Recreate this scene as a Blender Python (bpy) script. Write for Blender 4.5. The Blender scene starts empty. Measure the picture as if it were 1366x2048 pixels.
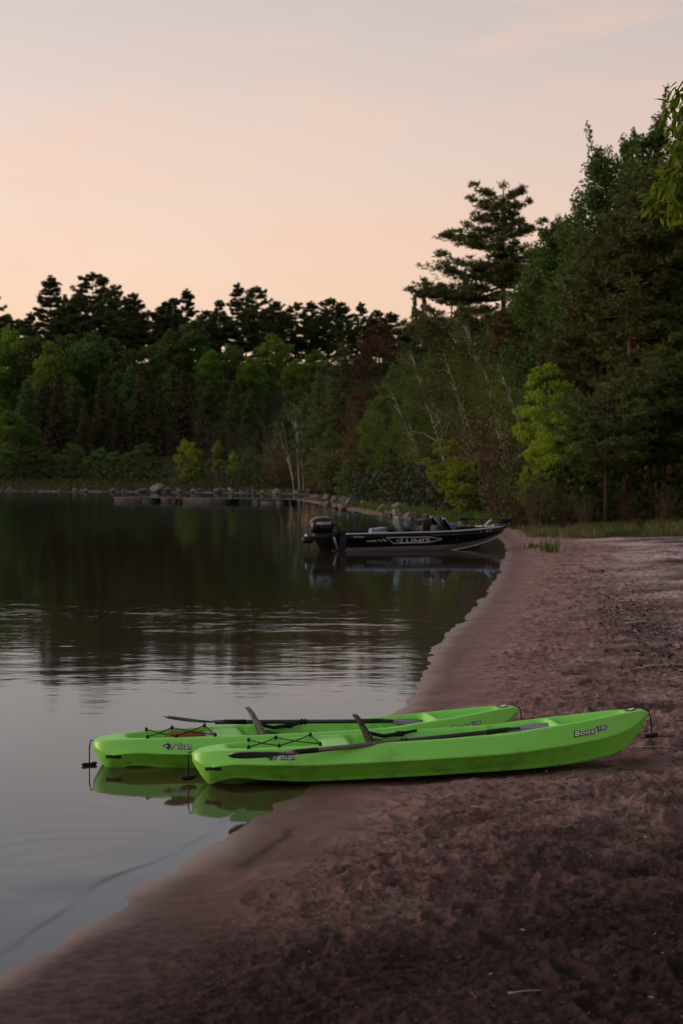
import bpy, math, random
import numpy as np
from mathutils import Vector, Matrix

R = math.radians
sc = bpy.context.scene
COL = sc.collection
FPX = 3413.0            # focal length in photograph pixels (60 mm lens on a 36 mm tall frame)
HZ = 950.0              # image row of the horizon
CAM_Z = 2.0             # camera height over the lake

# ------------------------------------------------------------------ camera
cam = bpy.data.cameras.new('camera')
camo = bpy.data.objects.new('camera', cam); COL.objects.link(camo)
cam.sensor_fit = 'VERTICAL'; cam.sensor_height = 36.0; cam.sensor_width = 24.0
cam.lens = 60.0; cam.clip_start = 0.05; cam.clip_end = 6000
camo.location = (0, 0, CAM_Z)
camo.rotation_euler = (R(90) - math.atan((1024 - HZ) / FPX), 0, 0)
cam.dof.use_dof = True; cam.dof.focus_distance = 11.6; cam.dof.aperture_fstop = 4.5
sc.camera = camo

# ------------------------------------------------------------------ sky, sun, exposure
SUN_AZ, SUN_EL = -82.0, 9.0            # degrees; azimuth from straight ahead, negative is left
w = bpy.data.worlds.new('World'); sc.world = w; w.use_nodes = True
nt = w.node_tree; nt.nodes.clear(); L = nt.links
def N(tree, t, **kw):
    n = tree.nodes.new(t)
    for k, v in kw.items(): setattr(n, k, v)
    return n
out = N(nt, 'ShaderNodeOutputWorld'); bg = N(nt, 'ShaderNodeBackground')
bg.inputs['Strength'].default_value = 0.1
sky = N(nt, 'ShaderNodeTexSky'); sky.sky_type = 'NISHITA'; sky.sun_disc = False
sky.sun_elevation = R(3.0); sky.sun_rotation = R(SUN_AZ)
sky.dust_density = 3.0; sky.air_density = 1.0; sky.ozone_density = 2.0
tc = N(nt, 'ShaderNodeTexCoord'); sep = N(nt, 'ShaderNodeSeparateXYZ')
L.new(tc.outputs['Generated'], sep.inputs[0])
ramp = N(nt, 'ShaderNodeValToRGB')      # veil of thin high haze: peach low down, grey-lilac above, dull blue overhead
L.new(sep.outputs['Z'], ramp.inputs[0])
cr = ramp.color_ramp
stops = [(0.0, (1.0, .68, .44)), (.08, (1.0, .70, .49)), (.125, (.98, .715, .56)), (.18, (.89, .70, .60)), (.27, (.69, .61, .59)),
         (.42, (.56, .55, .58)), (.65, (.50, .52, .59)), (1.0, (.46, .49, .58))]
while len(cr.elements) < len(stops): cr.elements.new(0.5)
for e, (p, c) in zip(cr.elements, stops): e.position = p; e.color = (*c, 1)
# the veil is a little brighter towards the set sun
dotn = N(nt, 'ShaderNodeVectorMath', operation='DOT_PRODUCT')
L.new(tc.outputs['Generated'], dotn.inputs[0])
dotn.inputs[1].default_value = (math.sin(R(SUN_AZ)), math.cos(R(SUN_AZ)), 0)
mr = N(nt, 'ShaderNodeMapRange'); L.new(dotn.outputs['Value'], mr.inputs[0])
mr.inputs[1].default_value = -1; mr.inputs[2].default_value = 1
mr.inputs[3].default_value = 5.4; mr.inputs[4].default_value = 13.2
vs = N(nt, 'ShaderNodeVectorMath', operation='SCALE')
L.new(ramp.outputs['Color'], vs.inputs[0]); L.new(mr.outputs[0], vs.inputs['Scale'])
# faint torn wisps in the veil
mp = N(nt, 'ShaderNodeMapping'); mp.inputs['Scale'].default_value = (3.2, 3.2, 15); mp.inputs['Rotation'].default_value = (0, R(9), 0)
L.new(tc.outputs['Generated'], mp.inputs[0])
ns = N(nt, 'ShaderNodeTexNoise'); ns.inputs['Scale'].default_value = 1.6; ns.inputs['Detail'].default_value = 6; ns.inputs['Roughness'].default_value = .55
ns.inputs['Distortion'].default_value = .6
L.new(mp.outputs[0], ns.inputs['Vector'])
mr2 = N(nt, 'ShaderNodeMapRange'); L.new(ns.outputs['Fac'], mr2.inputs[0])
mr2.inputs[1].default_value = .50; mr2.inputs[2].default_value = .72; mr2.inputs[3].default_value = 0; mr2.inputs[4].default_value = .55
wisp = N(nt, 'ShaderNodeMix', data_type='RGBA'); L.new(mr2.outputs[0], wisp.inputs['Factor'])
L.new(vs.outputs[0], wisp.inputs['A']); wisp.inputs['B'].default_value = (10.0, 6.6, 5.0, 1)
# part clear twilight sky, part veil
mixs = N(nt, 'ShaderNodeMix', data_type='RGBA'); mixs.inputs['Factor'].default_value = .93
L.new(sky.outputs[0], mixs.inputs['A']); L.new(wisp.outputs['Result'], mixs.inputs['B'])
L.new(mixs.outputs['Result'], bg.inputs['Color']); L.new(bg.outputs[0], out.inputs['Surface'])

sun = bpy.data.lights.new('sun', 'SUN'); sun.energy = 2.0; sun.angle = R(24); sun.color = (1.0, .72, .50)
suno = bpy.data.objects.new('sun', sun); COL.objects.link(suno)
sd = Vector((math.sin(R(SUN_AZ)) * math.cos(R(SUN_EL)), math.cos(R(SUN_AZ)) * math.cos(R(SUN_EL)), math.sin(R(SUN_EL))))
suno.rotation_euler = (-sd).to_track_quat('-Z', 'Y').to_euler()

sc.view_settings.view_transform = 'Standard'; sc.view_settings.look = 'None'
sc.view_settings.exposure = 0.0; sc.view_settings.gamma = 1.0; sc.view_settings.use_curve_mapping = False
cy = sc.cycles
cy.use_denoising = True
try: cy.denoiser = 'OPENIMAGEDENOISE'
except Exception: pass
cy.max_bounces = 7; cy.diffuse_bounces = 3; cy.glossy_bounces = 3; cy.transmission_bounces = 4; cy.transparent_max_bounces = 8
cy.caustics_reflective = False; cy.caustics_refractive = False
cy.use_adaptive_sampling = True; cy.adaptive_threshold = 0.015

# ------------------------------------------------------------------ helpers
def ray_x(px, d): return (px - 683.0) / FPX * d
def at(px, py, z=0.0):
    """point of the place seen at photograph pixel px, py when it lies at height z below the eye"""
    d = (CAM_Z - z) * FPX / (py - HZ)
    return Vector((ray_x(px, d), d, z))
def atd(px, py, d): return Vector((ray_x(px, d), d, CAM_Z - (py - HZ) / FPX * d))
def px_of(x, y): return 683.0 + FPX * x / y

def sstep(a, b, x):
    t = np.clip((np.asarray(x, float) - a) / (b - a), 0, 1); return t * t * (3 - 2 * t)

ORD = ['', 'first', 'second', 'third', 'fourth', 'fifth', 'sixth', 'seventh', 'eighth', 'ninth', 'tenth', 'eleventh', 'twelfth',
       'thirteenth', 'fourteenth', 'fifteenth', 'sixteenth', 'seventeenth', 'eighteenth', 'nineteenth', 'twentieth',
       'twenty-first', 'twenty-second', 'twenty-third', 'twenty-fourth', 'twenty-fifth', 'twenty-sixth', 'twenty-seventh', 'twenty-eighth']

def tag(o, label=None, cat=None, group=None, kind=None):
    if label: o['label'] = label
    if cat: o['category'] = cat
    if group: o['group'] = group
    if kind: o['kind'] = kind
    return o
def empty(name, loc=(0, 0, 0), rz=0.0):
    o = bpy.data.objects.new(name, None); o.empty_display_size = .2; COL.objects.link(o)
    o.location = loc; o.rotation_euler = (0, 0, rz); return o
def copy_tree(o, parent=None):
    c = o.copy(); COL.objects.link(c)
    if parent is not None:
        c.parent = parent; c.matrix_parent_inverse = o.matrix_parent_inverse.copy()
    for ch in list(o.children): copy_tree(ch, c)
    return c

class MB:
    """collects vertices and faces; build() links them as one mesh object"""
    def __init__(s): s.v = []; s.f4 = []; s.f3 = []; s.n = 0; s.poly = []; s.rnd = []
    def add(s, v, f4=None, f3=None, rnd=None):
        v = np.asarray(v, float).reshape(-1, 3); s.v.append(v)
        if f4 is not None and len(f4): s.f4.append(np.asarray(f4, int).reshape(-1, 4) + s.n)
        if f3 is not None and len(f3): s.f3.append(np.asarray(f3, int).reshape(-1, 3) + s.n)
        s.rnd.append(np.full(len(v), .5) if rnd is None else np.asarray(rnd, float))
        s.n += len(v); return s
    def box(s, c, size, rot=None):
        c = np.asarray(c, float); h = np.asarray(size, float) / 2
        v = np.array([[x, y, z] for x in (-1, 1) for y in (-1, 1) for z in (-1, 1)], float) * h
        if rot is not None: v = v @ np.array(rot.to_3x3() if hasattr(rot, 'to_3x3') else rot).T
        return s.add(v + c, [[0, 1, 3, 2], [4, 6, 7, 5], [0, 4, 5, 1], [2, 3, 7, 6], [0, 2, 6, 4], [1, 5, 7, 3]])
    def tube(s, path, rad, sides=6, cap=True, rnd=None):
        p = np.asarray(path, float); n = len(p)
        rad = np.full(n, rad) if np.isscalar(rad) else np.asarray(rad, float)
        t = np.gradient(p, axis=0); t /= np.linalg.norm(t, axis=1)[:, None] + 1e-9
        ref = np.array([0, 0, 1.]) if abs(t[:, 2]).mean() < .8 else np.array([1., 0, 0])
        u = np.cross(t, ref); u /= np.linalg.norm(u, axis=1)[:, None] + 1e-9
        b = np.cross(t, u)
        a = np.linspace(0, 2 * np.pi, sides, endpoint=False)
        ring = p[:, None, :] + rad[:, None, None] * (np.cos(a)[None, :, None] * u[:, None, :] + np.sin(a)[None, :, None] * b[:, None, :])
        i = np.arange(n - 1)[:, None] * sides; j = np.arange(sides)[None, :]; k = (j + 1) % sides
        f = np.stack([i + j, i + k, i + sides + k, i + sides + j], -1).reshape(-1, 4)
        v = ring.reshape(-1, 3)
        base = s.n
        s.add(v, f, rnd=None if rnd is None else np.full(len(v), rnd))
        if cap:
            s.poly.append([base + q for q in range(sides)][::-1]); s.poly.append([base + (n - 1) * sides + q for q in range(sides)])
        return s
    def leaves(s, c, d, nrm, Lr, Wr, rnd=None, fold=.0):
        """diamond leaf faces: c base points, d directions, nrm approximate normals"""
        c = np.asarray(c, float); m = len(c)
        d = d / (np.linalg.norm(d, axis=1)[:, None] + 1e-9)
        sd_ = np.cross(d, nrm); sd_ /= np.linalg.norm(sd_, axis=1)[:, None] + 1e-9
        Lr = np.broadcast_to(Lr, (m,))[:, None]; Wr = np.broadcast_to(Wr, (m,))[:, None]
        mid = c + d * Lr * .45
        v = np.stack([c, mid - sd_ * Wr / 2, c + d * Lr, mid + sd_ * Wr / 2], 1).reshape(-1, 3)
        f = np.arange(m * 4).reshape(-1, 4)
        r = np.random.default_rng(m + s.n).random(m) if rnd is None else rnd
        return s.add(v, f, rnd=np.repeat(r, 4))
    def mesh(s, name, mat, smooth=False):
        v = np.concatenate(s.v) if s.v else np.zeros((0, 3))
        f4 = np.concatenate(s.f4) if s.f4 else np.zeros((0, 4), int)
        f3 = np.concatenate(s.f3) if s.f3 else np.zeros((0, 3), int)
        loops = [f4.ravel(), f3.ravel()] + [np.array(p) for p in s.poly]
        sizes = [np.full(len(f4), 4), np.full(len(f3), 3), np.array([len(p) for p in s.poly], int)]
        loops = np.concatenate(loops).astype(np.int32); sizes = np.concatenate(sizes).astype(np.int32)
        me = bpy.data.meshes.new(name)
        me.vertices.add(len(v)); me.vertices.foreach_set('co', v.astype(np.float32).ravel())
        me.loops.add(len(loops)); me.loops.foreach_set('vertex_index', loops)
        me.polygons.add(len(sizes)); st = np.concatenate([[0], np.cumsum(sizes)[:-1]]).astype(np.int32)
        me.polygons.foreach_set('loop_start', st); me.polygons.foreach_set('loop_total', sizes)
        if smooth: me.polygons.foreach_set('use_smooth', np.ones(len(sizes), bool))
        at_ = me.attributes.new('rnd', 'FLOAT', 'POINT'); at_.data.foreach_set('value', np.concatenate(s.rnd).astype(np.float32))
        me.update(calc_edges=True); me.validate()
        for m in (mat if isinstance(mat, (list, tuple)) else [mat]): me.materials.append(m)
        return me
    def build(s, name, mat, parent=None, smooth=False):
        o = bpy.data.objects.new(name, s.mesh(name, mat, smooth)); COL.objects.link(o)
        if parent is not None: o.parent = parent
        return o
def link(name, me, parent=None, loc=None, rot=None, scale=None):
    o = bpy.data.objects.new(name, me); COL.objects.link(o)
    if parent is not None: o.parent = parent
    if loc is not None: o.location = loc
    if rot is not None: o.rotation_euler = rot
    if scale is not None: o.scale = scale
    return o
def crm(xs, ys, x):
    """smooth (Catmull-Rom style) interpolation of a table"""
    xs = np.asarray(xs, float); ys = np.asarray(ys, float); x = np.asarray(x, float)
    m = np.zeros_like(ys); h = np.diff(xs); dl = np.diff(ys) / h
    m[0] = dl[0]; m[-1] = dl[-1]
    for i in range(1, len(xs) - 1):
        m[i] = 0 if dl[i - 1] * dl[i] <= 0 else 2 / (1 / dl[i - 1] + 1 / dl[i])
    i = np.clip(np.searchsorted(xs, x) - 1, 0, len(xs) - 2)
    t = (x - xs[i]) / h[i]
    t = np.clip(t, 0, 1)
    return ((2 * t**3 - 3 * t**2 + 1) * ys[i] + (t**3 - 2 * t**2 + t) * h[i] * m[i] + (-2 * t**3 + 3 * t**2) * ys[i + 1] + (t**3 - t**2) * h[i] * m[i + 1])

# value noise, vectorised
_rs = np.random.default_rng(7); _T = _rs.random((256, 256))
def vnoise(x, y):
    x = np.asarray(x, float); y = np.asarray(y, float)
    xi = np.floor(x).astype(int); yi = np.floor(y).astype(int); fx = x - xi; fy = y - yi
    fx = fx * fx * (3 - 2 * fx); fy = fy * fy * (3 - 2 * fy)
    a = _T[xi & 255, yi & 255]; b = _T[(xi + 1) & 255, yi & 255]; c = _T[xi & 255, (yi + 1) & 255]; d = _T[(xi + 1) & 255, (yi + 1) & 255]
    return (a * (1 - fx) + b * fx) * (1 - fy) + (c * (1 - fx) + d * fx) * fy
def fbm(x, y, o=4, g=.5):
    s = 0; a = 1; t = 0
    for k in range(o):
        s = s + a * (vnoise(x * 2**k + 17.3 * k, y * 2**k - 9.1 * k) - .5); t += a; a *= g
    return s / t * 2

# ------------------------------------------------------------------ materials
def mat(name, color=(.5, .5, .5), rough=.6, spec=.4, metal=0.0, coat=0.0, noise=None, bump=None, emit=None):
    """principled; noise=(scale, amount, second colour, detail), bump=(scale, strength, distance)"""
    m = bpy.data.materials.new(name); m.use_nodes = True; t = m.node_tree; b = t.nodes['Principled BSDF']
    b.inputs['Base Color'].default_value = (*color, 1); b.inputs['Roughness'].default_value = rough
    b.inputs['Specular IOR Level'].default_value = spec; b.inputs['Metallic'].default_value = metal
    b.inputs['Coat Weight'].default_value = coat
    tcn = N(t, 'ShaderNodeTexCoord')
    if noise:
        n = N(t, 'ShaderNodeTexNoise'); n.inputs['Scale'].default_value = noise[0]; n.inputs['Detail'].default_value = 5
        n.inputs['Roughness'].default_value = .6
        t.links.new(tcn.outputs['Object'], n.inputs['Vector'])
        rg = N(t, 'ShaderNodeMapRange'); t.links.new(n.outputs['Fac'], rg.inputs[0])
        rg.inputs[1].default_value = .38; rg.inputs[2].default_value = .68; rg.inputs[3].default_value = 0; rg.inputs[4].default_value = noise[1]
        mx = N(t, 'ShaderNodeMix', data_type='RGBA'); t.links.new(rg.outputs[0], mx.inputs['Factor'])
        mx.inputs['A'].default_value = (*color, 1); mx.inputs['B'].default_value = (*noise[2], 1)
        t.links.new(mx.outputs['Result'], b.inputs['Base Color'])
    if bump:
        n = N(t, 'ShaderNodeTexNoise'); n.inputs['Scale'].default_value = bump[0]; n.inputs['Detail'].default_value = 4
        t.links.new(tcn.outputs['Object'], n.inputs['Vector'])
        bp = N(t, 'ShaderNodeBump'); bp.inputs['Strength'].default_value = bump[1]; bp.inputs['Distance'].default_value = bump[2]
        t.links.new(n.outputs['Fac'], bp.inputs['Height']); t.links.new(bp.outputs[0], b.inputs['Normal'])
    return m

def leaf_mat(name, c1, c2, trans=.35, hue=.0):
    """leaf: per-leaf colour between c1 and c2, thin and partly see-through to light; each tree a touch different"""
    m = bpy.data.materials.new(name); m.use_nodes = True; t = m.node_tree; t.nodes.clear()
    o = N(t, 'ShaderNodeOutputMaterial'); a = N(t, 'ShaderNodeAttribute', attribute_name='rnd')
    oi = N(t, 'ShaderNodeObjectInfo')
    tcn = N(t, 'ShaderNodeTexCoord'); nz = N(t, 'ShaderNodeTexNoise'); nz.inputs['Scale'].default_value = .55; nz.inputs['Detail'].default_value = 2
    t.links.new(tcn.outputs['Object'], nz.inputs['Vector'])
    ad = N(t, 'ShaderNodeMath', operation='ADD'); t.links.new(a.outputs['Fac'], ad.inputs[0]); t.links.new(nz.outputs['Fac'], ad.inputs[1])
    hf = N(t, 'ShaderNodeMath', operation='MULTIPLY_ADD'); t.links.new(ad.outputs[0], hf.inputs[0]); hf.inputs[1].default_value = .9; hf.inputs[2].default_value = -.4
    mx = N(t, 'ShaderNodeMix', data_type='RGBA'); mx.clamp_factor = True
    t.links.new(hf.outputs[0], mx.inputs['Factor']); mx.inputs['A'].default_value = (*c1, 1); mx.inputs['B'].default_value = (*c2, 1)
    hs = N(t, 'ShaderNodeHueSaturation'); t.links.new(mx.outputs['Result'], hs.inputs['Color'])
    vr = N(t, 'ShaderNodeMapRange'); t.links.new(oi.outputs['Random'], vr.inputs[0]); vr.inputs[3].default_value = .75; vr.inputs[4].default_value = 1.25
    t.links.new(vr.outputs[0], hs.inputs['Value'])
    hr = N(t, 'ShaderNodeMapRange'); t.links.new(oi.outputs['Random'], hr.inputs[0]); hr.inputs[3].default_value = .485; hr.inputs[4].default_value = .515
    t.links.new(hr.outputs[0], hs.inputs['Hue'])
    df = N(t, 'ShaderNodeBsdfPrincipled'); df.inputs['Roughness'].default_value = .55; df.inputs['Specular IOR Level'].default_value = .25
    tl = N(t, 'ShaderNodeBsdfTranslucent'); ms = N(t, 'ShaderNodeMixShader'); ms.inputs[0].default_value = trans
    t.links.new(hs.outputs[0], df.inputs['Base Color']); t.links.new(hs.outputs[0], tl.inputs['Color'])
    t.links.new(df.outputs[0], ms.inputs[1]); t.links.new(tl.outputs[0], ms.inputs[2]); t.links.new(ms.outputs[0], o.inputs['Surface'])
    return m
# ------------------------------------------------------------------ terrain
# the waterline, walked from behind the camera, along the beach, round the rocky point and the far bay
SH_PX = [(0, 1958), (110, 1890), (240, 1800), (330, 1748), (400, 1712), (470, 1662), (520, 1628), (590, 1588), (680, 1505), (760, 1447), (800, 1418), (832, 1378), (836, 1345),
         (862, 1305), (905, 1262), (945, 1222), (978, 1180), (1000, 1140), (1012, 1108), (1010, 1088), (985, 1066), (930, 1052), (870, 1045), (800, 1036),
         (735, 1028), (680, 1018), (640, 1009), (618, 1004)]
shore = [(-260, -220), (-60, -75), (-14, -22), (-5.2, -3), (-3.0, 2.2), (-1.95, 5.2)] + [tuple(at(a, b).xy) for a, b in SH_PX]
shore += [(-4.0, 140), (-2.8, 156), (-3.5, 172), (-10, 186), (-22, 196), (-38, 205), (-60, 212), (-85, 214), (-120, 214), (-175, 205), (-260, 170), (-380, 60), (-420, -120)]
S = np.array(shore)
def sdist(x, y):
    """signed distance to the waterline, positive on land"""
    x = np.asarray(x, float); y = np.asarray(y, float)
    best = np.full(x.shape, 1e18); ins = np.zeros(x.shape, bool)
    n = len(S)
    for i in range(n):
        ax, ay = S[i]; bx, by = S[(i + 1) % n]; dx, dy = bx - ax, by - ay
        t = np.clip(((x - ax) * dx + (y - ay) * dy) / (dx * dx + dy * dy), 0, 1)
        d2 = (x - ax - t * dx)**2 + (y - ay - t * dy)**2
        best = np.minimum(best, d2)
        c = ((ay > y) != (by > y)); 
        xc = ax + (y - ay) * dx / (dy if abs(dy) > 1e-9 else 1e-9)
        ins ^= c & (x < xc)
    d = np.sqrt(best)
    return np.where(ins, -d, d)
def base_h(x, y, d=None):
    x = np.asarray(x, float); y = np.asarray(y, float)
    if d is None: d = sdist(x, y)
    dl = np.maximum(d, 0); dw = np.maximum(-d, 0)
    h = .052 * np.minimum(dl, 2.0) + .34 * (1 - np.exp(-np.maximum(dl - 2.0, 0) * .05 / .34))
    h = h + sstep(46, 58, y) * .045 * np.clip(dl - 4, 0, 60)
    h = h + sstep(140, 175, y) * .2 * np.clip(dl - 5, 0, 80)
    h = h + sstep(150, 200, y) * .05 * np.clip(dl - 60, 0, 200)
    h = h - np.where(d < 0, .07 * np.minimum(dw, 3) + .10 * np.clip(dw - 3, 0, 20), 0)
    h = h + .05 * fbm(x / 3.1, y / 3.1, 3) * sstep(.8, 5, dl) + .6 * fbm(x / 14, y / 14, 3) * sstep(60, 90, y) * sstep(4, 14, dl)
    return h
def ground_z(x, y): return float(base_h(np.array([x]), np.array([y]))[0])

ang_f = np.linspace(R(-13.6), R(13.6), 540)
ang_c = np.concatenate([np.linspace(R(13.6), R(60), 24)[1:], np.linspace(R(60), R(300), 26)[1:], np.linspace(R(300), R(346.4), 24)[1:-1]])
ANG = np.concatenate([ang_f, ang_c]); NA = len(ANG)
RAD = np.concatenate([np.linspace(.15, 4.6, 14), np.geomspace(4.6, 26, 600)[1:], np.geomspace(26, 62, 150)[1:], np.geomspace(62, 330, 90)[1:], np.geomspace(330, 2600, 16)[1:]])
NR = len(RAD)
GX = (RAD[:, None] * np.sin(ANG)[None, :]); GY = (RAD[:, None] * np.cos(ANG)[None, :])
def fans(nr, na):
    i = np.arange(nr - 1)[:, None] * na; j = np.arange(na)[None, :]; k = (j + 1) % na
    return np.stack([i + j, i + na + j, i + na + k, i + k], -1).reshape(-1, 4)
D = sdist(GX, GY)
H = base_h(GX, GY, D)
near = 1 - sstep(40, 60, RAD)[:, None]
fine = near * sstep(-.02, .9, D)
lump = sstep(.18, 1.3, D)
def seg_d(ax, ay, bx, by):
    t = np.clip(((GX - ax) * (bx - ax) + (GY - ay) * (by - ay)) / ((bx - ax)**2 + (by - ay)**2), 0, 1); return np.hypot(GX - ax - t * (bx - ax), GY - ay - t * (by - ay))
hullprint = np.maximum(1 - sstep(.22, .50, seg_d(-.9, 11.08, 1.85, 11.40)), 1 - sstep(.22, .50, seg_d(-1.6, 11.75, 1.1, 12.3)))   # sand pressed smooth under the hulls
lump = lump * (1 - .85 * hullprint)                       # trampled, lumpy sand away from the smooth swash
rough = np.clip(.35 + 1.3 * fbm(GX / 1.7 + 3, GY / 1.7, 3), 0.05, 1.3)
H += fine * lump * (.03 * fbm(GX / .42, GY / .42, 3) + rough * .062 * np.maximum(fbm(GX / .10, GY / .10, 4, .62), -.3) + .022 * fbm(GX / .045, GY / .045, 3, .7))
H += near * np.exp(-((D - .1) / .8)**2) * (.0065 * fbm(GX / .9 + 2, GY / .9, 3) + .003 * fbm(GX / .22, GY / .22, 2))
# footprints and scuffs pressed into the beach
rf = np.random.default_rng(11)
foot = []
for tr in range(26):
    x0, y0 = rf.uniform(-.6, 4.5), rf.uniform(5, 30); a = rf.uniform(-.6, .6) + (math.pi if rf.random() < .5 else 0); st = .33
    for s_ in range(rf.integers(4, 12)):
        foot.append((x0, y0, a + rf.normal(0, .15), rf.uniform(.6, 1.1)))
        x0 += math.sin(a) * st + (.1 if s_ % 2 else -.1) * math.cos(a); y0 += math.cos(a) * st * 1.6
for _ in range(330): foot.append((rf.uniform(-.8, 5), 5 + 25 * rf.random()**1.6, rf.uniform(0, 6.3), rf.uniform(.3, .8)))
H -= .035 * hullprint * sstep(.1, .8, D)
for (fx, fy, fa, fs) in foot:
    d0 = math.hypot(fx, fy)
    i0, i1 = np.searchsorted(RAD, [d0 - .3, d0 + .3]); a0 = math.atan2(fx, fy); da = .3 / d0
    j0, j1 = np.searchsorted(ang_f, [a0 - da, a0 + da])
    if i1 - i0 < 2 or j1 - j0 < 2: continue
    sl = (slice(i0, i1), slice(j0, j1))
    dx = GX[sl] - fx; dy = GY[sl] - fy
    u = dx * math.sin(fa) + dy * math.cos(fa); v = dx * math.cos(fa) - dy * math.sin(fa)
    q = np.sqrt((u / .14)**2 + (v / .055)**2)
    dep = -1.0 * np.exp(-q**4) + .42 * np.exp(-((q - 1.25) / .28)**2)
    H[sl] += .046 * fs * dep * lump[sl] * (1 + .4 * fbm(GX[sl] / .05, GY[sl] / .05, 2))
wet = 1 - sstep(.18, 1.05, D + .22 * fbm(GX / .8, GY / .8, 3))
soilm = sstep(.35, .65, sstep(46.5, 51, GY + 2.2 * fbm(GX / 2.5, GY / 2.5, 3)) * sstep(1.2, 3.2, D) + .0 * D)
soilm = np.maximum(soilm, sstep(100, 125, GY) * sstep(.4, 1.2, D))
soilm = np.maximum(soilm, sstep(9, 12, D + 1.4 * fbm(GX / 2.2, GY / 2.2, 3)) * sstep(2, 6, GX))
# belts of washed-up bark, needles and charcoal crumbs
belt = np.exp(-((D - (3.6 + .02 * GY)) / 1.5)**2)
litter = np.clip(belt * (.35 + 1.6 * fbm(GX / 1.3, GY / .8, 4)) * sstep(12, 20, GY), 0, 1)
litter = np.maximum(litter, .85 * np.clip(fbm(GX / .5 + 9, GY / .5, 4) * 1.9 - .25, 0, 1) * sstep(.9, 2.4, D) * near)
litter = np.maximum(litter, 1.0 * np.exp(-((D - .34 - .16 * fbm(GX / .7, GY / .7, 3)) / (.03 + .05 * np.clip(fbm(GX / .5 + 2, GY / .5, 2), 0, 1)))**2) * np.clip(fbm(GX / 1.1 + 4, GY / 1.1, 3) * 4 + .6, 0, 1) * near * (1 - .75 * sstep(11, 16, GY)))
pale = np.clip(.15 + .55 * sstep(12, 30, GY) + 1.8 * fbm(GX / 1.1 + 31, GY / 1.1 + 5, 3), 0, 1) * sstep(1.2, 3.5, D)

# vignette painted into the sand, darker towards the viewer, plus random peaty patches
peaty_vignette = np.clip((1 - sstep(5.2, 11.5, GY + 1.3 * fbm(GX / 1.1, GY / 1.1, 3))) * 1.0 + .45 * np.clip(fbm(GX / .6 + 3, GY / .6 + 7, 4) * 2, 0, 1) * sstep(.6, 1.5, D), 0, 1) * sstep(.0, .15, D) * near
def put_attr(me, name, a):
    t = me.attributes.new(name, 'FLOAT', 'POINT'); t.data.foreach_set('value', np.asarray(a, np.float32).ravel())

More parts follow.
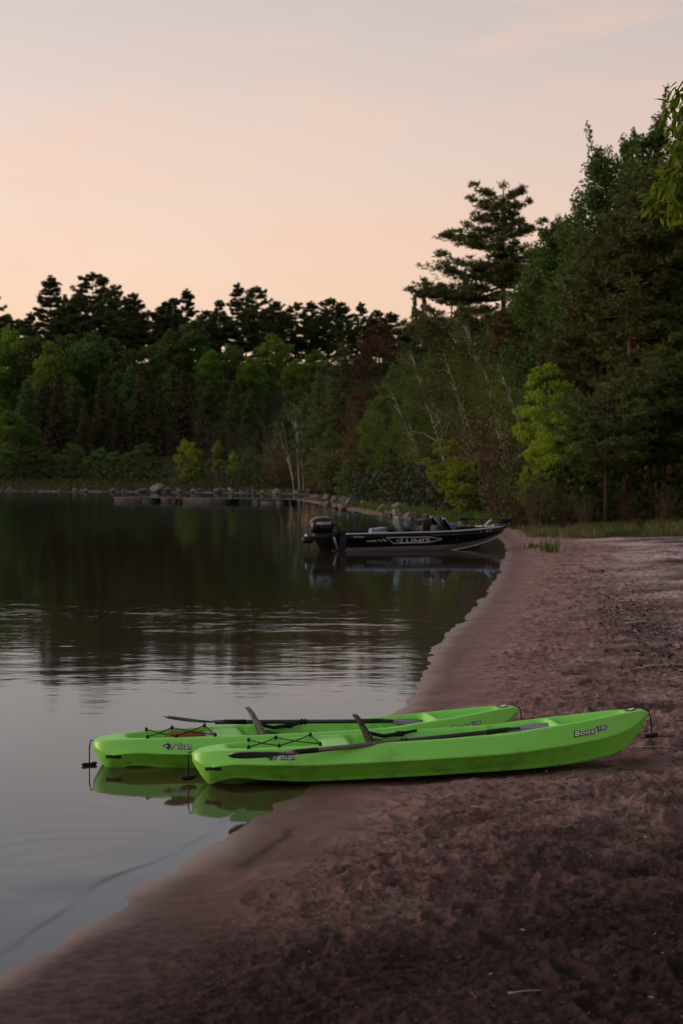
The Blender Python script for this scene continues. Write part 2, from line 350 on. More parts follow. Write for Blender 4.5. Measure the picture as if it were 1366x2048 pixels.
def ground_material():
    m = bpy.data.materials.new('beach_and_forest_floor'); m.use_nodes = True; t = m.node_tree; b = t.nodes['Principled BSDF']; Lk = t.links.new
    g = N(t, 'ShaderNodeNewGeometry')
    def attr(n): return N(t, 'ShaderNodeAttribute', attribute_name=n).outputs['Fac']
    def noise(scale, det=4, ro=.6):
        n = N(t, 'ShaderNodeTexNoise'); n.inputs['Scale'].default_value = scale; n.inputs['Detail'].default_value = det; n.inputs['Roughness'].default_value = ro
        Lk(g.outputs['Position'], n.inputs['Vector']); return n.outputs['Fac']
    def rng(s, a, b_, c=0., d=1.):
        r = N(t, 'ShaderNodeMapRange'); Lk(s, r.inputs[0]); r.inputs[1].default_value = a; r.inputs[2].default_value = b_; r.inputs[3].default_value = c; r.inputs[4].default_value = d; return r.outputs[0]
    def mix(f, a, b_):
        x = N(t, 'ShaderNodeMix', data_type='RGBA')
        if isinstance(f, float): x.inputs['Factor'].default_value = f
        else: Lk(f, x.inputs['Factor'])
        for s_, v in (('A', a), ('B', b_)):
            if isinstance(v, tuple): x.inputs[s_].default_value = (*v, 1)
            else: Lk(v, x.inputs[s_])
        return x.outputs['Result']
    def mul(a, b_):
        x = N(t, 'ShaderNodeMath', operation='MULTIPLY'); Lk(a, x.inputs[0])
        if isinstance(b_, float): x.inputs[1].default_value = b_
        else: Lk(b_, x.inputs[1])
        return x.outputs[0]
    sand = mix(rng(noise(2.2), .35, .65), (.26, .148, .128), (.40, .255, .232))
    sand = mix(attr('pale'), sand, (.60, .47, .46))
    sand = mix(mul(rng(noise(230, 2), .5, .75), .55), sand, (.07, .045, .036))       # dark mineral grains
    sand = mix(mul(rng(noise(45, 4, .7), .54, .68), .55), sand, (.36, .29, .275))
    wetc = mix(rng(noise(5), .4, .62), (.082, .040, .034), (.112, .058, .052))
    sand = mix(mul(attr('wet'), .85), sand, wetc)
    sand = mix(attr('peaty_vignette'), sand, mix(rng(noise(14, 6, .75), .36, .62), (.008, .005, .0055), (.075, .041, .038)))
    sand = mix(mul(attr('litter'), rng(noise(26, 5, .75), .30, .47)), sand, (.030, .019, .016))
    sand = mix(mul(rng(noise(7.5, 6, .8), .50, .58, 0., .72), rng(attr('wet'), .2, .9, 1., 0.)), sand, (.045, .029, .027))
    sand = mix(attr('bed'), sand, (.27, .145, .075))
    soil = mix(rng(noise(1.3, 5), .38, .62), (.030, .036, .012), (.050, .034, .022))
    col = mix(attr('soil'), sand, soil)
    Lk(col, b.inputs['Base Color'])
    rg = N(t, 'ShaderNodeMapRange'); Lk(attr('wet'), rg.inputs[0]); rg.inputs[3].default_value = .9; rg.inputs[4].default_value = .6; Lk(rng(attr('film'), .1, 1., 0., 1.), (fm := N(t, 'ShaderNodeMix', data_type='FLOAT')).inputs['Factor']); Lk(rg.outputs[0], fm.inputs['A']); fm.inputs['B'].default_value = .34; Lk(fm.outputs['Result'], b.inputs['Roughness'])
    Lk(rng(attr('film'), .3, 1., .07, .22), b.inputs['Specular IOR Level'])
    hs = N(t, 'ShaderNodeMath', operation='ADD'); Lk(noise(60, 5, .7), hs.inputs[0]); Lk(mul(noise(260, 3), .5), hs.inputs[1])
    bp = N(t, 'ShaderNodeBump'); Lk(hs.outputs[0], bp.inputs['Height']); bp.inputs['Distance'].default_value = .03
    rs = N(t, 'ShaderNodeMapRange'); Lk(attr('wet'), rs.inputs[0]); rs.inputs[3].default_value = .9; rs.inputs[4].default_value = .12; Lk(mul(rs.outputs[0], rng(attr('film'), .0, .6, 1., .1)), bp.inputs['Strength'])
    Lk(bp.outputs[0], b.inputs['Normal'])
    return m
mb = MB(); mb.add(np.stack([GX, GY, H], -1).reshape(-1, 3), fans(NR, NA)[:, ::-1])
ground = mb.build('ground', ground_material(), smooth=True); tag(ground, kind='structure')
film = 1 - sstep(.0, .34, D + .10 * fbm(GX / .5, GY / .5, 3)); bed = 1 - sstep(-.75, -.38, D)
for nme, a in (('film', film), ('bed', bed), ('peaty_vignette', peaty_vignette), ('wet', wet), ('soil', soilm), ('litter', litter), ('pale', pale)): put_attr(ground.data, nme, a)
ground['label'] = 'reddish brown sand beach running back into forest floor'

# ------------------------------------------------------------------ lake
def water_material():
    m = bpy.data.materials.new('lake_water'); m.use_nodes = True; t = m.node_tree; t.nodes.clear(); Lk = t.links.new
    o = N(t, 'ShaderNodeOutputMaterial'); g = N(t, 'ShaderNodeNewGeometry')
    def wave(sx, sy, det, ro, dist):
        mp_ = N(t, 'ShaderNodeMapping'); mp_.inputs['Scale'].default_value = (sx, sy, 1); mp_.inputs['Rotation'].default_value = (0, 0, R(dist)); Lk(g.outputs['Position'], mp_.inputs[0])
        n = N(t, 'ShaderNodeTexNoise'); n.inputs['Scale'].default_value = 1; n.inputs['Detail'].default_value = det; n.inputs['Roughness'].default_value = ro
        n.inputs['Distortion'].default_value = .3
        Lk(mp_.outputs[0], n.inputs['Vector']); return n.outputs['Fac']
    def ma(op, a, b_):
        x = N(t, 'ShaderNodeMath', operation=op)
        for k, v in enumerate((a, b_)):
            if isinstance(v, float): x.inputs[k].default_value = v
            else: Lk(v, x.inputs[k])
        return x.outputs[0]
    def rng(s, a, b_, c=0., d=1.):
        r = N(t, 'ShaderNodeMapRange'); Lk(s, r.inputs[0]); r.inputs[1].default_value = a; r.inputs[2].default_value = b_; r.inputs[3].default_value = c; r.inputs[4].default_value = d; return r.outputs[0]
    sepn = N(t, 'ShaderNodeSeparateXYZ'); Lk(g.outputs['Position'], sepn.inputs[0])
    swell = ma('MULTIPLY', wave(1.15, 1.9, 3., .5, 14), .016)       # long soft undulation
    rip = ma('MULTIPLY', wave(3.2, 7.5, 2., .5, -8), .0030)
    gust = rng(wave(.05, .16, 2., .5, 5), .42, .62, .12, 1.0)        # breeze lies on the lake in patches
    calm = ma('MULTIPLY', rng(sepn.outputs['Y'], 12.5, 17.5, .12, 1.0), rng(sepn.outputs['Y'], 20.0, 34.0, 1.0, .30))              # the bight behind the kayaks is sheltered
    hgt = ma('MULTIPLY', ma('ADD', swell, rip), ma('MULTIPLY', gust, calm))
    bp = N(t, 'ShaderNodeBump'); bp.inputs['Strength'].default_value = 1; bp.inputs['Distance'].default_value = 1.0; Lk(hgt, bp.inputs['Height'])
    fr = N(t, 'ShaderNodeFresnel'); fr.inputs['IOR'].default_value = 1.333; Lk(bp.outputs[0], fr.inputs['Normal'])
    gl = N(t, 'ShaderNodeBsdfGlossy'); gl.inputs['Roughness'].default_value = .045; gl.inputs['Color'].default_value = (.62, .81, 1, 1); Lk(bp.outputs[0], gl.inputs['Normal'])
    tr0 = N(t, 'ShaderNodeBsdfTransparent'); tr0.inputs['Color'].default_value = (.97, .95, .92, 1)
    murk = N(t, 'ShaderNodeBsdfDiffuse'); murk.inputs['Color'].default_value = (.13, .080, .034, 1)
    tr = N(t, 'ShaderNodeMixShader'); tr.inputs[0].default_value = .26; Lk(tr0.outputs[0], tr.inputs[1]); Lk(murk.outputs[0], tr.inputs[2])
    mx = N(t, 'ShaderNodeMixShader'); Lk(fr.outputs[0], mx.inputs[0]); Lk(tr.outputs[0], mx.inputs[1]); Lk(gl.outputs[0], mx.inputs[2])
    Lk(mx.outputs[0], o.inputs['Surface'])
    va = N(t, 'ShaderNodeVolumeAbsorption'); va.inputs['Color'].default_value = (.62, .40, .16, 1); va.inputs['Density'].default_value = 1.5   # tea-coloured bog water
    Lk(va.outputs[0], o.inputs['Volume'])
    return m
wa = np.concatenate([np.linspace(R(-14), R(8), 270), np.linspace(R(8), R(346), 34)[1:-1]]); WN = len(wa)
wr = np.concatenate([np.linspace(.2, 4.5, 6), np.geomspace(4.5, 12.5, 380)[1:], np.geomspace(12.5, 60, 60)[1:], np.geomspace(60, 700, 20)[1:]])
WX = wr[:, None] * np.sin(wa)[None]; WY = wr[:, None] * np.cos(wa)[None]
WD = -sdist(WX, WY)
fade = (1 - sstep(11.2, 13.5, WY)) * sstep(4, 5.5, WY)
off = .15 + .04 * np.sin(WY * 1.7 + .5) + .06 * fbm(WX / .7, WY / .7, 3)
wamp = np.clip(.6 + 1.3 * fbm(WX / .8 + 8, WY / .8, 2), .2, 1)
WZ = fade * wamp * (.0058 * sstep(-.016, .016, WD - off) * (1 - sstep(.0, .8, WD - off)))
# faint arcs of ripples left by the little wave, near the shore
rc = np.hypot(WX + 1.35, WY - 8.7)
WZ += .0003 * np.cos(rc * 26) * np.exp(-((rc - .75) / .35)**2) * sstep(.3, .6, WD)
rc = np.hypot(WX + 1.9, WY - 9.6)
WZ += .00022 * np.cos(rc * 22) * np.exp(-((rc - 1.0) / .4)**2) * sstep(.3, .6, WD)
mb = MB(); mb.add(np.stack([WX, WY, WZ], -1).reshape(-1, 3), fans(len(wr), WN)[:, ::-1])
lake = mb.build('water', water_material(), smooth=True); tag(lake, 'calm dark lake water mirroring the forest and evening sky', kind='structure')
# ------------------------------------------------------------------ trees
BARK = mat('grey_brown_bark', (.075, .052, .04), .9, .2, noise=(6, .8, (.035, .026, .02)), bump=(14, .6, .03))
BARK_RED = mat('red_pine_bark', (.17, .075, .045), .9, .2, noise=(5, .8, (.07, .035, .025)), bump=(12, .6, .03))
BARK_BIRCH = mat('white_birch_bark', (.54, .49, .45), .75, .3, noise=(9, .7, (.13, .10, .085)))
TWIG = mat('bare_brown_twigs', (.085, .048, .038), .9, .2, noise=(3, .8, (.07, .04, .034)))
LM = {
 'pine':   leaf_mat('pine_needles', (.032, .050, .017), (.078, .100, .032), .3),
 'pineol': leaf_mat('olive_pine_needles', (.052, .066, .019), (.110, .122, .034), .3),
 'spruce': leaf_mat('spruce_needles', (.042, .042, .019), (.082, .078, .035), .22),
 'aspen':  leaf_mat('fresh_aspen_leaves', (.078, .145, .013), (.145, .235, .026), .45),
 'blue':   leaf_mat('dull_blue_green_leaves', (.038, .078, .021), (.080, .126, .036), .38),
 'poplar': leaf_mat('dark_poplar_leaves', (.042, .085, .014), (.092, .155, .026), .4),
 'maple':  leaf_mat('bright_maple_leaves', (.150, .205, .012), (.270, .340, .028), .5),
 'birch':  leaf_mat('birch_leaves', (.060, .090, .016), (.115, .150, .030), .45),
 'rust':   leaf_mat('rusty_dying_needles', (0.081, 0.049, 0.019), (0.142, 0.084, 0.030), .25),
 'willow': leaf_mat('lit_ash_leaves', (.095, .160, .010), (.190, .270, .024), .5),
 'dark': leaf_mat('deep_green_leaves', (.036, .074, .013), (.080, .132, .024), .4),
 'boughs': leaf_mat('lit_pine_boughs', (.050, .068, .016), (.105, .125, .030), .3),
 'shrub':  leaf_mat('shrub_leaves', (0.049, 0.095, 0.014), (0.115, 0.176, 0.027), .4),
}
def unit(v): return v / (np.linalg.norm(v, axis=-1, keepdims=True) + 1e-9)
def rdir(rg, n): return unit(rg.normal(size=(n, 3)))
def trunk_path(rg, H, lean=(0, 0), wob=.012, n=9):
    z = np.linspace(0, 1, n); p = np.stack([lean[0] * z**1.2 + np.cumsum(rg.normal(0, wob * H / 3, n)) * (z > 0), lean[1] * z**1.2 + np.cumsum(rg.normal(0, wob * H / 3, n)) * (z > 0), z * H], 1)
    return p
def on_path(p, f):
    z = np.linspace(0, 1, len(p)); return np.array([np.interp(f, z, p[:, k]) for k in range(3)])

def pine(seed, H=20, spread=4.2, lo=.3, hi_flat=.75, dens=1.0, one_side=None, nl=.34, nw=.07, big=()):
    """white pine: tiers of flat needle plates on level limbs"""
    rg = np.random.default_rng(seed); tk = MB(); cw = MB()
    p = trunk_path(rg, H, (rg.normal(0, .3), rg.normal(0, .3)), .004)
    p[0, 2] -= .6
    tk.tube(p, np.linspace(H * .016, .03, len(p)), 8)
    zs = []; z = lo
    while z < .985: zs.append(z); z += rg.uniform(.032, .06) * (1.25 - .5 * z)
    limbs = []
    for z in zs:
        rel = (z - lo) / (1 - lo)
        prof = (.42 + .75 * math.sin(min(1, rel * 1.25 + .12) * math.pi * .62)) * (1 - rel**4 * .85) if rel > .08 else .55
        for b in range(rg.integers(4, 8)):
            a = rg.uniform(0, 2 * math.pi)
            ln = spread * prof * rg.uniform(.45, 1.12)
            if one_side is not None: ln *= .92 + .16 * math.cos(a - one_side)
            limbs.append((z, a, ln, rg.uniform(-.10, .16) + .3 * rel**3))
    for (z, a, ln, up) in big: limbs.append((z, a, ln, up))
    for (z, a, ln, up) in limbs:
        o = on_path(p, z); n = 7; s = np.linspace(0, 1, n)
        d = np.array([math.cos(a), math.sin(a)])
        side = np.cumsum(rg.normal(0, .05, n)) * ln * .3
        bp = np.stack([o[0] + d[0] * ln * s - d[1] * side, o[1] + d[1] * ln * s + d[0] * side, o[2] + ln * (up * s - .16 * s * (1 - s) * 2 + .10 * s**3)], 1)
        tk.tube(bp, np.linspace(max(.025, ln * .016), .012, n), 4, cap=False)
        # twigs in the plane of the limb, each carrying needle tufts
        m = max(6, int(ln * 4.4 * dens)); f = rg.uniform(.2, 1.0, m) ** .85
        c0 = np.stack([np.interp(f, s, bp[:, k]) for k in range(3)], 1)
        tw = ln * .50 * np.sin(np.pi * np.clip(f * .84 + .10, 0, 1)) * rg.uniform(.25, 1.0, m) + .10
        sg = rg.choice([-1, 1], m); ta = a + sg * rg.uniform(.45, 1.15, m)
        q = 7; tt = np.linspace(.12, 1, q)
        cc = c0[:, None, :] + (tw[:, None] * tt[None])[..., None] * np.stack([np.cos(ta), np.sin(ta), rg.uniform(-.06, .16, m)], 1)[:, None, :]
        cc = cc.reshape(-1, 3) + rg.normal(0, .06, (m * q, 3)) * [1, 1, 1.4]; nn = 6
        cc = np.repeat(cc, nn, 0); dd = rdir(rg, len(cc)) * np.array([1, 1, .55]) + np.array([d[0] * .5, d[1] * .5, .35])
        cw.leaves(cc, dd, rdir(rg, len(cc)), nl * rg.uniform(.6, 1.1, len(cc)), nw, rg.random(len(cc)))
    # tip
    cc = np.repeat(p[-1:] - [0, 0, .2], 60, 0) + rg.normal(0, .12, (60, 3)); cw.leaves(cc, rdir(rg, 60) + [0, 0, .6], rdir(rg, 60), nl, nw, rg.random(60))
    return tk, cw

def spruce(seed, H=14, Rr=2.9, nl=.55, nw=.17, bare=.03):
    rg = np.random.default_rng(seed); tk = MB(); cw = MB()
    p = trunk_path(rg, H, wob=.002); p[0, 2] -= .6; tk.tube(p, np.linspace(H * .015, .02, len(p)), 6)
    for z in np.linspace(bare, .985, 40):
        rel = 1 - z; ln0 = Rr * rel ** .85 * (1 + .12 * rg.normal()) + .12
        for a in rg.uniform(0, 2 * math.pi, 9):
            ln = ln0 * rg.uniform(.6, 1.12); o = on_path(p, z); m = max(3, int(ln * 7)); f = rg.uniform(.12, 1, m)
            c = np.stack([o[0] + math.cos(a) * ln * f, o[1] + math.sin(a) * ln * f, o[2] - ln * .34 * f + ln * .14 * f**3 + rg.normal(0, .04, m)], 1)
            k = 3; cc = np.repeat(c, k, 0); dd = np.stack([np.cos(a + rg.normal(0, .8, len(cc))), np.sin(a + rg.normal(0, .8, len(cc))), rg.normal(-.35, .35, len(cc))], 1)
            cw.leaves(cc, dd, rdir(rg, len(cc)), nl * rg.uniform(.6, 1.1, len(cc)), nw, rg.random(len(cc)))
    return tk, cw

def broadleaf(seed, H=12, Rr=3.0, lo=.22, clumps=70, per=150, leaf=.17, lw=.75, cs=.75, shape='oval', lean=(0, 0), stems=1, flat=.7, sparse=0., tr=.014, limbs=True):
    """broad-leaved tree: limbs carrying loose clumps of small leaves"""
    rg = np.random.default_rng(seed); tk = MB(); cw = MB(); paths = []
    for s_ in range(stems):
        l2 = (lean[0] + (rg.normal(0, .10 * H) if stems > 1 else 0), lean[1] + (rg.normal(0, .10 * H) if stems > 1 else 0))
        hh = H * (1 if s_ == 0 else rg.uniform(.7, .97)); p = trunk_path(rg, hh * .96, l2, .010)
        p[:, :2] += (rg.normal(0, .25, 2) if stems > 1 else 0); p[0, 2] -= .5
        paths.append(p); tk.tube(p, np.linspace(max(.04, hh * tr), .018, len(p)), 7)
    for k in range(clumps):
        p = paths[rg.integers(len(paths))]; z = lo + (1 - lo) * rg.random() ** .85; rel = (z - lo) / (1 - lo)
        if shape == 'oval': pr = math.sin(math.pi * min(1, .16 + .80 * rel)) ** .7
        elif shape == 'spire': pr = (1 - rel) ** .75 * .95 + .10
        elif shape == 'poplar': pr = .42 + .58 * math.sin(math.pi * min(1, .1 + .85 * rel)) ** .8 if rel < .8 else .55 * (1 - rel) / .2 + .12
        else: pr = 1.0
        a = rg.uniform(0, 2 * math.pi); rad = Rr * pr * math.sqrt(rg.uniform(.12, 1)) * rg.uniform(.75, 1.12)
        o = on_path(p, max(.05, z - rg.uniform(.06, .2) * (1.2 if shape == 'poplar' else .8))); top = on_path(p, min(1, z))
        c = np.array([top[0] + math.cos(a) * rad, top[1] + math.sin(a) * rad, top[2] + rg.normal(0, .03 * H)])
        if limbs and k % 2 == 0:
            mid = (o + c) / 2 + [0, 0, -.04 * H if shape == 'poplar' else .02 * H]
            tk.tube(np.array([o, mid, c]), [max(.02, H * .0035), .018, .008], 4, cap=False)
        r0 = cs * rg.uniform(.55, 1.25) * (.6 if rel > .9 else 1); n = int(per * rg.uniform(.55, 1.3) * r0 / cs)
        if shape == 'poplar': ax = np.array([.75, .75, 1.25])
        else: ax = np.array([1, 1, flat])
        cc = c + rdir(rg, n) * (rg.random((n, 1)) ** .45) * r0 * ax
        cw.leaves(cc, rdir(rg, n) + [0, 0, -.25], rdir(rg, n) + [0, 0, .4], leaf * rg.uniform(.6, 1.2, n), leaf * lw * rg.uniform(.7, 1.1, n), rg.random(n))
    if shape == 'poplar':      # leaders that stand proud of the top
        for q in range(5):
            a = rg.uniform(0, 6.3); b0 = on_path(paths[0], rg.uniform(.68, .85)); tip = b0 + np.array([math.cos(a) * Rr * rg.uniform(.15, .6), math.sin(a) * Rr * rg.uniform(.15, .6), H * rg.uniform(.12, .26)])
            tk.tube(np.array([b0, (b0 + tip) / 2, tip]), [.04, .025, .01], 4, cap=False)
            n = 260; f = rg.random(n); cc = b0 + (tip - b0) * f[:, None] + rdir(rg, n) * (.42 - .26 * f)[:, None] * rg.random((n, 1)) ** .5
            cw.leaves(cc, rdir(rg, n), rdir(rg, n) + [0, 0, .4], leaf * rg.uniform(.6, 1.2, n), leaf * lw, rg.random(n))
    return tk, cw

def brush(seed, H=2.6, Rr=1.2, stems=46, leaves=260, leaf=.11):
    """tangle of thin bare stems with a few leaves"""
    rg = np.random.default_rng(seed); tk = MB(); cw = MB()
    for s_ in range(stems):
        a = rg.uniform(0, 6.3); r0 = Rr * .45 * rg.random(); h = H * rg.uniform(.45, 1.05); out_ = Rr * rg.uniform(.2, 1.0)
        b = np.array([math.cos(a) * r0, math.sin(a) * r0, -.15]); t = np.linspace(0, 1, 5)[:, None]
        tip = np.array([math.cos(a) * out_, math.sin(a) * out_, h])
        p = b + (tip - b) * t + np.array([math.cos(a), math.sin(a), 0]) * (-.25 * Rr * t * (1 - t)) + rg.normal(0, .04, (5, 3)) * t
        tk.tube(p, np.linspace(.017, .006, 5), 3, cap=False)
        for q in range(4):
            f = rg.uniform(.3, .95); o = on_path(p, f); d = rdir(rg, 1)[0] * .35 * H * .4 + [0, 0, .25]
            tk.tube(np.array([o, o + d * .6 + rg.normal(0, .03, 3), o + d]), [.009, .006, .004], 3, cap=False)
    n = leaves; a = rg.uniform(0, 6.3, n); r = Rr * np.sqrt(rg.random(n)); cc = np.stack([np.cos(a) * r, np.sin(a) * r, H * (.15 + .85 * rg.random(n))], 1)
    cw.leaves(cc, rdir(rg, n), rdir(rg, n) + [0, 0, .5], leaf, leaf * .6, rg.random(n))
    return tk, cw

PROTO = {}
def proto(key, fn, bark, leafm, *a, **k):
    tk, cw = fn(*a, **k)
    PROTO[key] = (tk.mesh(key + '_trunk', bark, True), cw.mesh(key + "_crown", leafm), a[1] if len(a) > 1 else k.get('H'))
def plant(key, name, x, y, h=None, rz=0.0, label=None, cat='tree', group=None, sx=1.0, crown_mat=None, tilt=(0, 0), z=None, tname='trunk'):
    tm, cm, H0 = PROTO[key]; s = 1.0 if h is None else h / H0
    o = empty(name, (x, y, (ground_z(x, y) if z is None else z)), rz); o.scale = (s * sx, s * sx, s)
    o.rotation_euler = (tilt[0], tilt[1], rz)
    link(tname, tm, o); c = link('crown', cm, o)
    if crown_mat is not None:
        c.material_slots[0].link = 'OBJECT'; c.material_slots[0].material = crown_mat
    tag(o, label, cat, group); return o
def height_for(py_top, d, x, y): return (HZ - py_top) / FPX * d + CAM_Z - ground_z(x, y)

# ---- kinds
for i, s in enumerate((3, 5, 8, 13)): proto('pine%d' % i, pine, BARK, LM['pine'], s, 18, 3.9, lo=.22, dens=.95, nl=.50, nw=.12)
for i, s in enumerate((17, 29)): proto('pine%d' % (i + 4), pine, BARK, LM['pine'], s, 18, 2.5 + .5 * i, lo=.12 + .2 * i, dens=1.1, nl=.5, nw=.12)
for i, s in enumerate((21, 22, 23)): proto('spruce%d' % i, spruce, BARK, LM['spruce'], s, 14)
for i, s in enumerate((31, 32, 33, 34)): proto('hill%d' % i, broadleaf, BARK, LM['aspen'], s, 12, 3.3, lo=.18, clumps=85, per=110, leaf=.36, cs=1.05, limbs=(i < 2))
for i, s in enumerate((35, 36)): proto('upright%d' % i, broadleaf, BARK, LM['blue'], s, 13, 2.3, lo=.2, clumps=85, per=105, leaf=.33, cs=.95, shape='spire')
proto('sapling0', broadleaf, BARK, LM['maple'], 41, 5, 1.35, lo=.06, clumps=46, per=85, leaf=.19, cs=.55)
proto('sapling1', broadleaf, BARK, LM['maple'], 42, 5, .75, lo=.08, clumps=34, per=80, leaf=.18, cs=.42, shape='spire')
for i, s in enumerate((51, 52)): proto('brush%d' % i, brush, TWIG, LM['shrub'], s, 2.6)
proto('brush2', brush, TWIG, LM['rust'], 53, 4.2, 1.9, 60, 900, .16)
for i, s in enumerate((61, 62)): proto('birch%d' % i, broadleaf, BARK_BIRCH, LM['birch'], s, 11, 2.5, lo=.34, clumps=64, per=150, leaf=.15, cs=.8, lean=(-2.6, -.3), stems=2, tr=.0085, flat=.85)
proto('farbirch', broadleaf, BARK_BIRCH, LM['blue'], 63, 10, 1.5, lo=.55, clumps=22, per=70, leaf=.22, cs=.7, lean=(-1.6, 0), stems=3, tr=.0065)
proto('maple0', broadleaf, BARK, LM['maple'], 71, 8, 2.1, lo=.08, clumps=72, per=150, leaf=.17, cs=.62, flat=.5)
proto('maple1', broadleaf, BARK, LM['maple'], 72, 6, 2.2, lo=.3, clumps=46, per=150, leaf=.17, cs=.6, flat=.45, lean=(-1.2, 0), stems=2)
proto('green0', broadleaf, BARK, LM['aspen'], 73, 11, 2.5, lo=.12, clumps=90, per=150, leaf=.19, cs=.75, flat=.8)
proto('cedar', broadleaf, BARK, LM['birch'], 74, 13, 2.2, lo=.04, clumps=110, per=140, leaf=.17, cs=.6, shape='spire', lw=.5)
for i, s in enumerate((81, 82)): proto('poplar%d' % i, broadleaf, BARK, LM['poplar'], s, 18, 2.5, lo=.16, clumps=125, per=210, leaf=.165, cs=.72, shape='poplar', lw=.9)
proto('bigpine', pine, BARK, LM['pineol'], 91, 21, 4.6, lo=.18, dens=1.2, one_side=math.pi, nl=.34, nw=.07,
      big=((.66, math.pi, 5.2, -.10), (.67, math.pi * .96, 4.9, -.08), (.655, math.pi * 1.05, 4.4, -.08), (.55, math.pi * 1.02, 4.9, -.06), (.56, math.pi * .93, 4.6, -.05), (.76, .1, 3.8, .02), (.77, -.25, 3.4, .04), (.74, .4, 3.3, .0), (.82, math.pi * 1.05, 3.4, .0), (.83, math.pi * .9, 3.2, .02), (.94, math.pi * .98, 1.9, .1)))
for i, s in enumerate((92, 93)): proto('redpine%d' % i, pine, BARK_RED, LM['pineol'], s, 15, 3.4, lo=.30, dens=1.5, nl=.28, nw=.06)
proto('lowpine', pine, BARK, LM['boughs'], 94, 9, 3.6, lo=.42, dens=1.5, nl=.26, nw=.055)
proto('deadpine', pine, BARK, LM['rust'], 95, 13, 2.6, lo=.12, dens=.8, nl=.24, nw=.04)
rgp = np.random.default_rng(5)

def row(name, cat, group, text, items):
    """items: (key, px, py_top, d, extra dict); labels count from the left within the row"""
    items = sorted(items, key=lambda q: q[1])
    for i, (key, px, top, d, ex) in enumerate(items):
        x = ray_x(px, d); ex = dict(ex); ex.setdefault('rz', rgp.uniform(0, 6.28))
        lab = ex.pop('label', None)
        if lab is None: lab = ('leftmost ' if i == 0 else 'rightmost ' if i == len(items) - 1 and i else ORD[i + 1] + ' from left, ') + text
        plant(key, name, x, d, height_for(top, d, x, d), label=lab, cat=cat, group=group, **ex)

P = lambda k, a, b, d, **ex: (k, a, b, d, ex)
# skyline pines on the far hill, then the fresh green wood below them, then dark spruces by the water
row('pine_tree', 'tree', 'pines along the skyline of the far hill', 'dark pine breaking the skyline of the far hill', [
  P('pine0', -14, 588, 285), P('pine4', 62, 626, 285), P('pine4', 104, 554, 292, sx=1.2), P('spruce1', 132, 588, 284, sx=.7), P('pine5', 152, 596, 280), P('pine0', 184, 546, 288, sx=1.1), P('pine1', 226, 572, 282, sx=.9),
  P('pine2', 272, 588, 286), P('pine3', 325, 606, 282), P('pine5', 348, 598, 290), P('pine4', 374, 580, 286), P('spruce0', 404, 628, 282, sx=.7), P('pine3', 415, 622, 280), P('pine5', 440, 602, 290, sx=.9),
  P('pine4', 476, 568, 287), P('pine0', 517, 576, 283), P('pine5', 552, 604, 286, sx=1.2), P('pine1', 590, 606, 280, sx=1.1), P('pine4', 622, 604, 284, sx=1.3), P('pine0', 655, 598, 278), P('pine3', 690, 606, 274), P('pine4', 722, 606, 268),
  P('spruce2', 740, 632, 264, sx=.7), P('pine5', 752, 622, 262), P('pine0', 790, 626, 255)])
row('spruce_tree', 'tree', 'narrow spruces on the skyline', 'thin spruce tip on the skyline left of the tall pine', [P('spruce0', 829, 590, 240, sx=.55), P('spruce1', 848, 591, 236, sx=.6)])
row('dark_pine', 'tree', 'pines filling the hill crest', 'dark pine standing below the skyline of the hill crest', [
  P('pine2', a, b, 262 + 6 * (i % 3), sx=1.15) if i % 2 else P('pine0', a, b, 265, sx=1.15) for i, (a, b) in enumerate([(15, 634), (60, 640), (130, 612), (160, 628), (210, 602), (250, 612), (300, 622), (345, 628), (400, 640), (445, 630), (490, 618), (535, 622), (575, 630), (610, 636), (645, 634), (685, 640), (720, 650), (765, 660)])])
row('green_tree', 'tree', 'fresh green trees half way up the far hill', 'fresh green tree half way up the far hill', [
  P('hill%d' % (i % 4), a, b, d, crown_mat=(LM['aspen'], LM['dark'], LM['aspen'], LM['poplar'], LM['dark'])[(i * 7 + i // 3) % 5]) for i, (a, b, d) in enumerate([(-20, 690, 245), (25, 655, 250), (70, 668, 246), (105, 690, 240), (140, 668, 250), (180, 664, 244), (222, 676, 250), (262, 705, 242), (305, 690, 250), (345, 660, 255), (385, 640, 258),
     (420, 705, 246), (465, 690, 250), (500, 715, 244), (545, 668, 248), (590, 720, 240), (630, 700, 246)])])
row('dusky_tree', 'tree', 'dull blue green trees on the lower slope', 'dull blue green tree on the lower slope of the far hill', [
  P('upright0' if i % 2 else 'upright1', a, b, d, sx=1.1) for i, (a, b, d) in enumerate([(-30, 760, 232), (55, 765, 230), (85, 770, 234), (150, 760, 232), (235, 740, 236), (262, 735, 234), (322, 745, 236), (345, 735, 232), (420, 760, 230), (470, 765, 226), (500, 790, 222), (535, 780, 230), (575, 800, 214), (612, 790, 210), (645, 770, 205)])])
row('spruce_tree', 'tree', 'dark spruces by the far water', 'dark brownish spruce standing by the far shore', [
  P('spruce%d' % (i % 3), a, b, d) for i, (a, b, d) in enumerate([(-15, 800, 226), (118, 742, 226), (170, 800, 222), (204, 748, 224), (242, 800, 222), (281, 742, 223), (322, 778, 222), (368, 746, 222), (402, 808, 217), (445, 850, 214), (520, 850, 206), (566, 820, 206)])])
row('round_tree', 'tree', 'low trees on the far left bank', 'low round tree on the far left bank', [P('hill0', 18, 822, 221, sx=1.15, crown_mat=LM['shrub']), P('hill2', 62, 846, 222, sx=1.0, crown_mat=LM['poplar']), P('hill1', 88, 890, 219, sx=.9, crown_mat=LM['blue'])])
row('sapling', 'tree', 'bright saplings by the far rocks', 'bright green sapling lit against dark spruces by far rocks', [P('sapling0', 376, 878, 203, sx=1.15), P('sapling1', 437, 880, 201, sx=1.15), P('sapling1', 466, 902, 199, sx=1.3), P('sapling1', 292, 940, 212), P('sapling0', 395, 935, 212)])
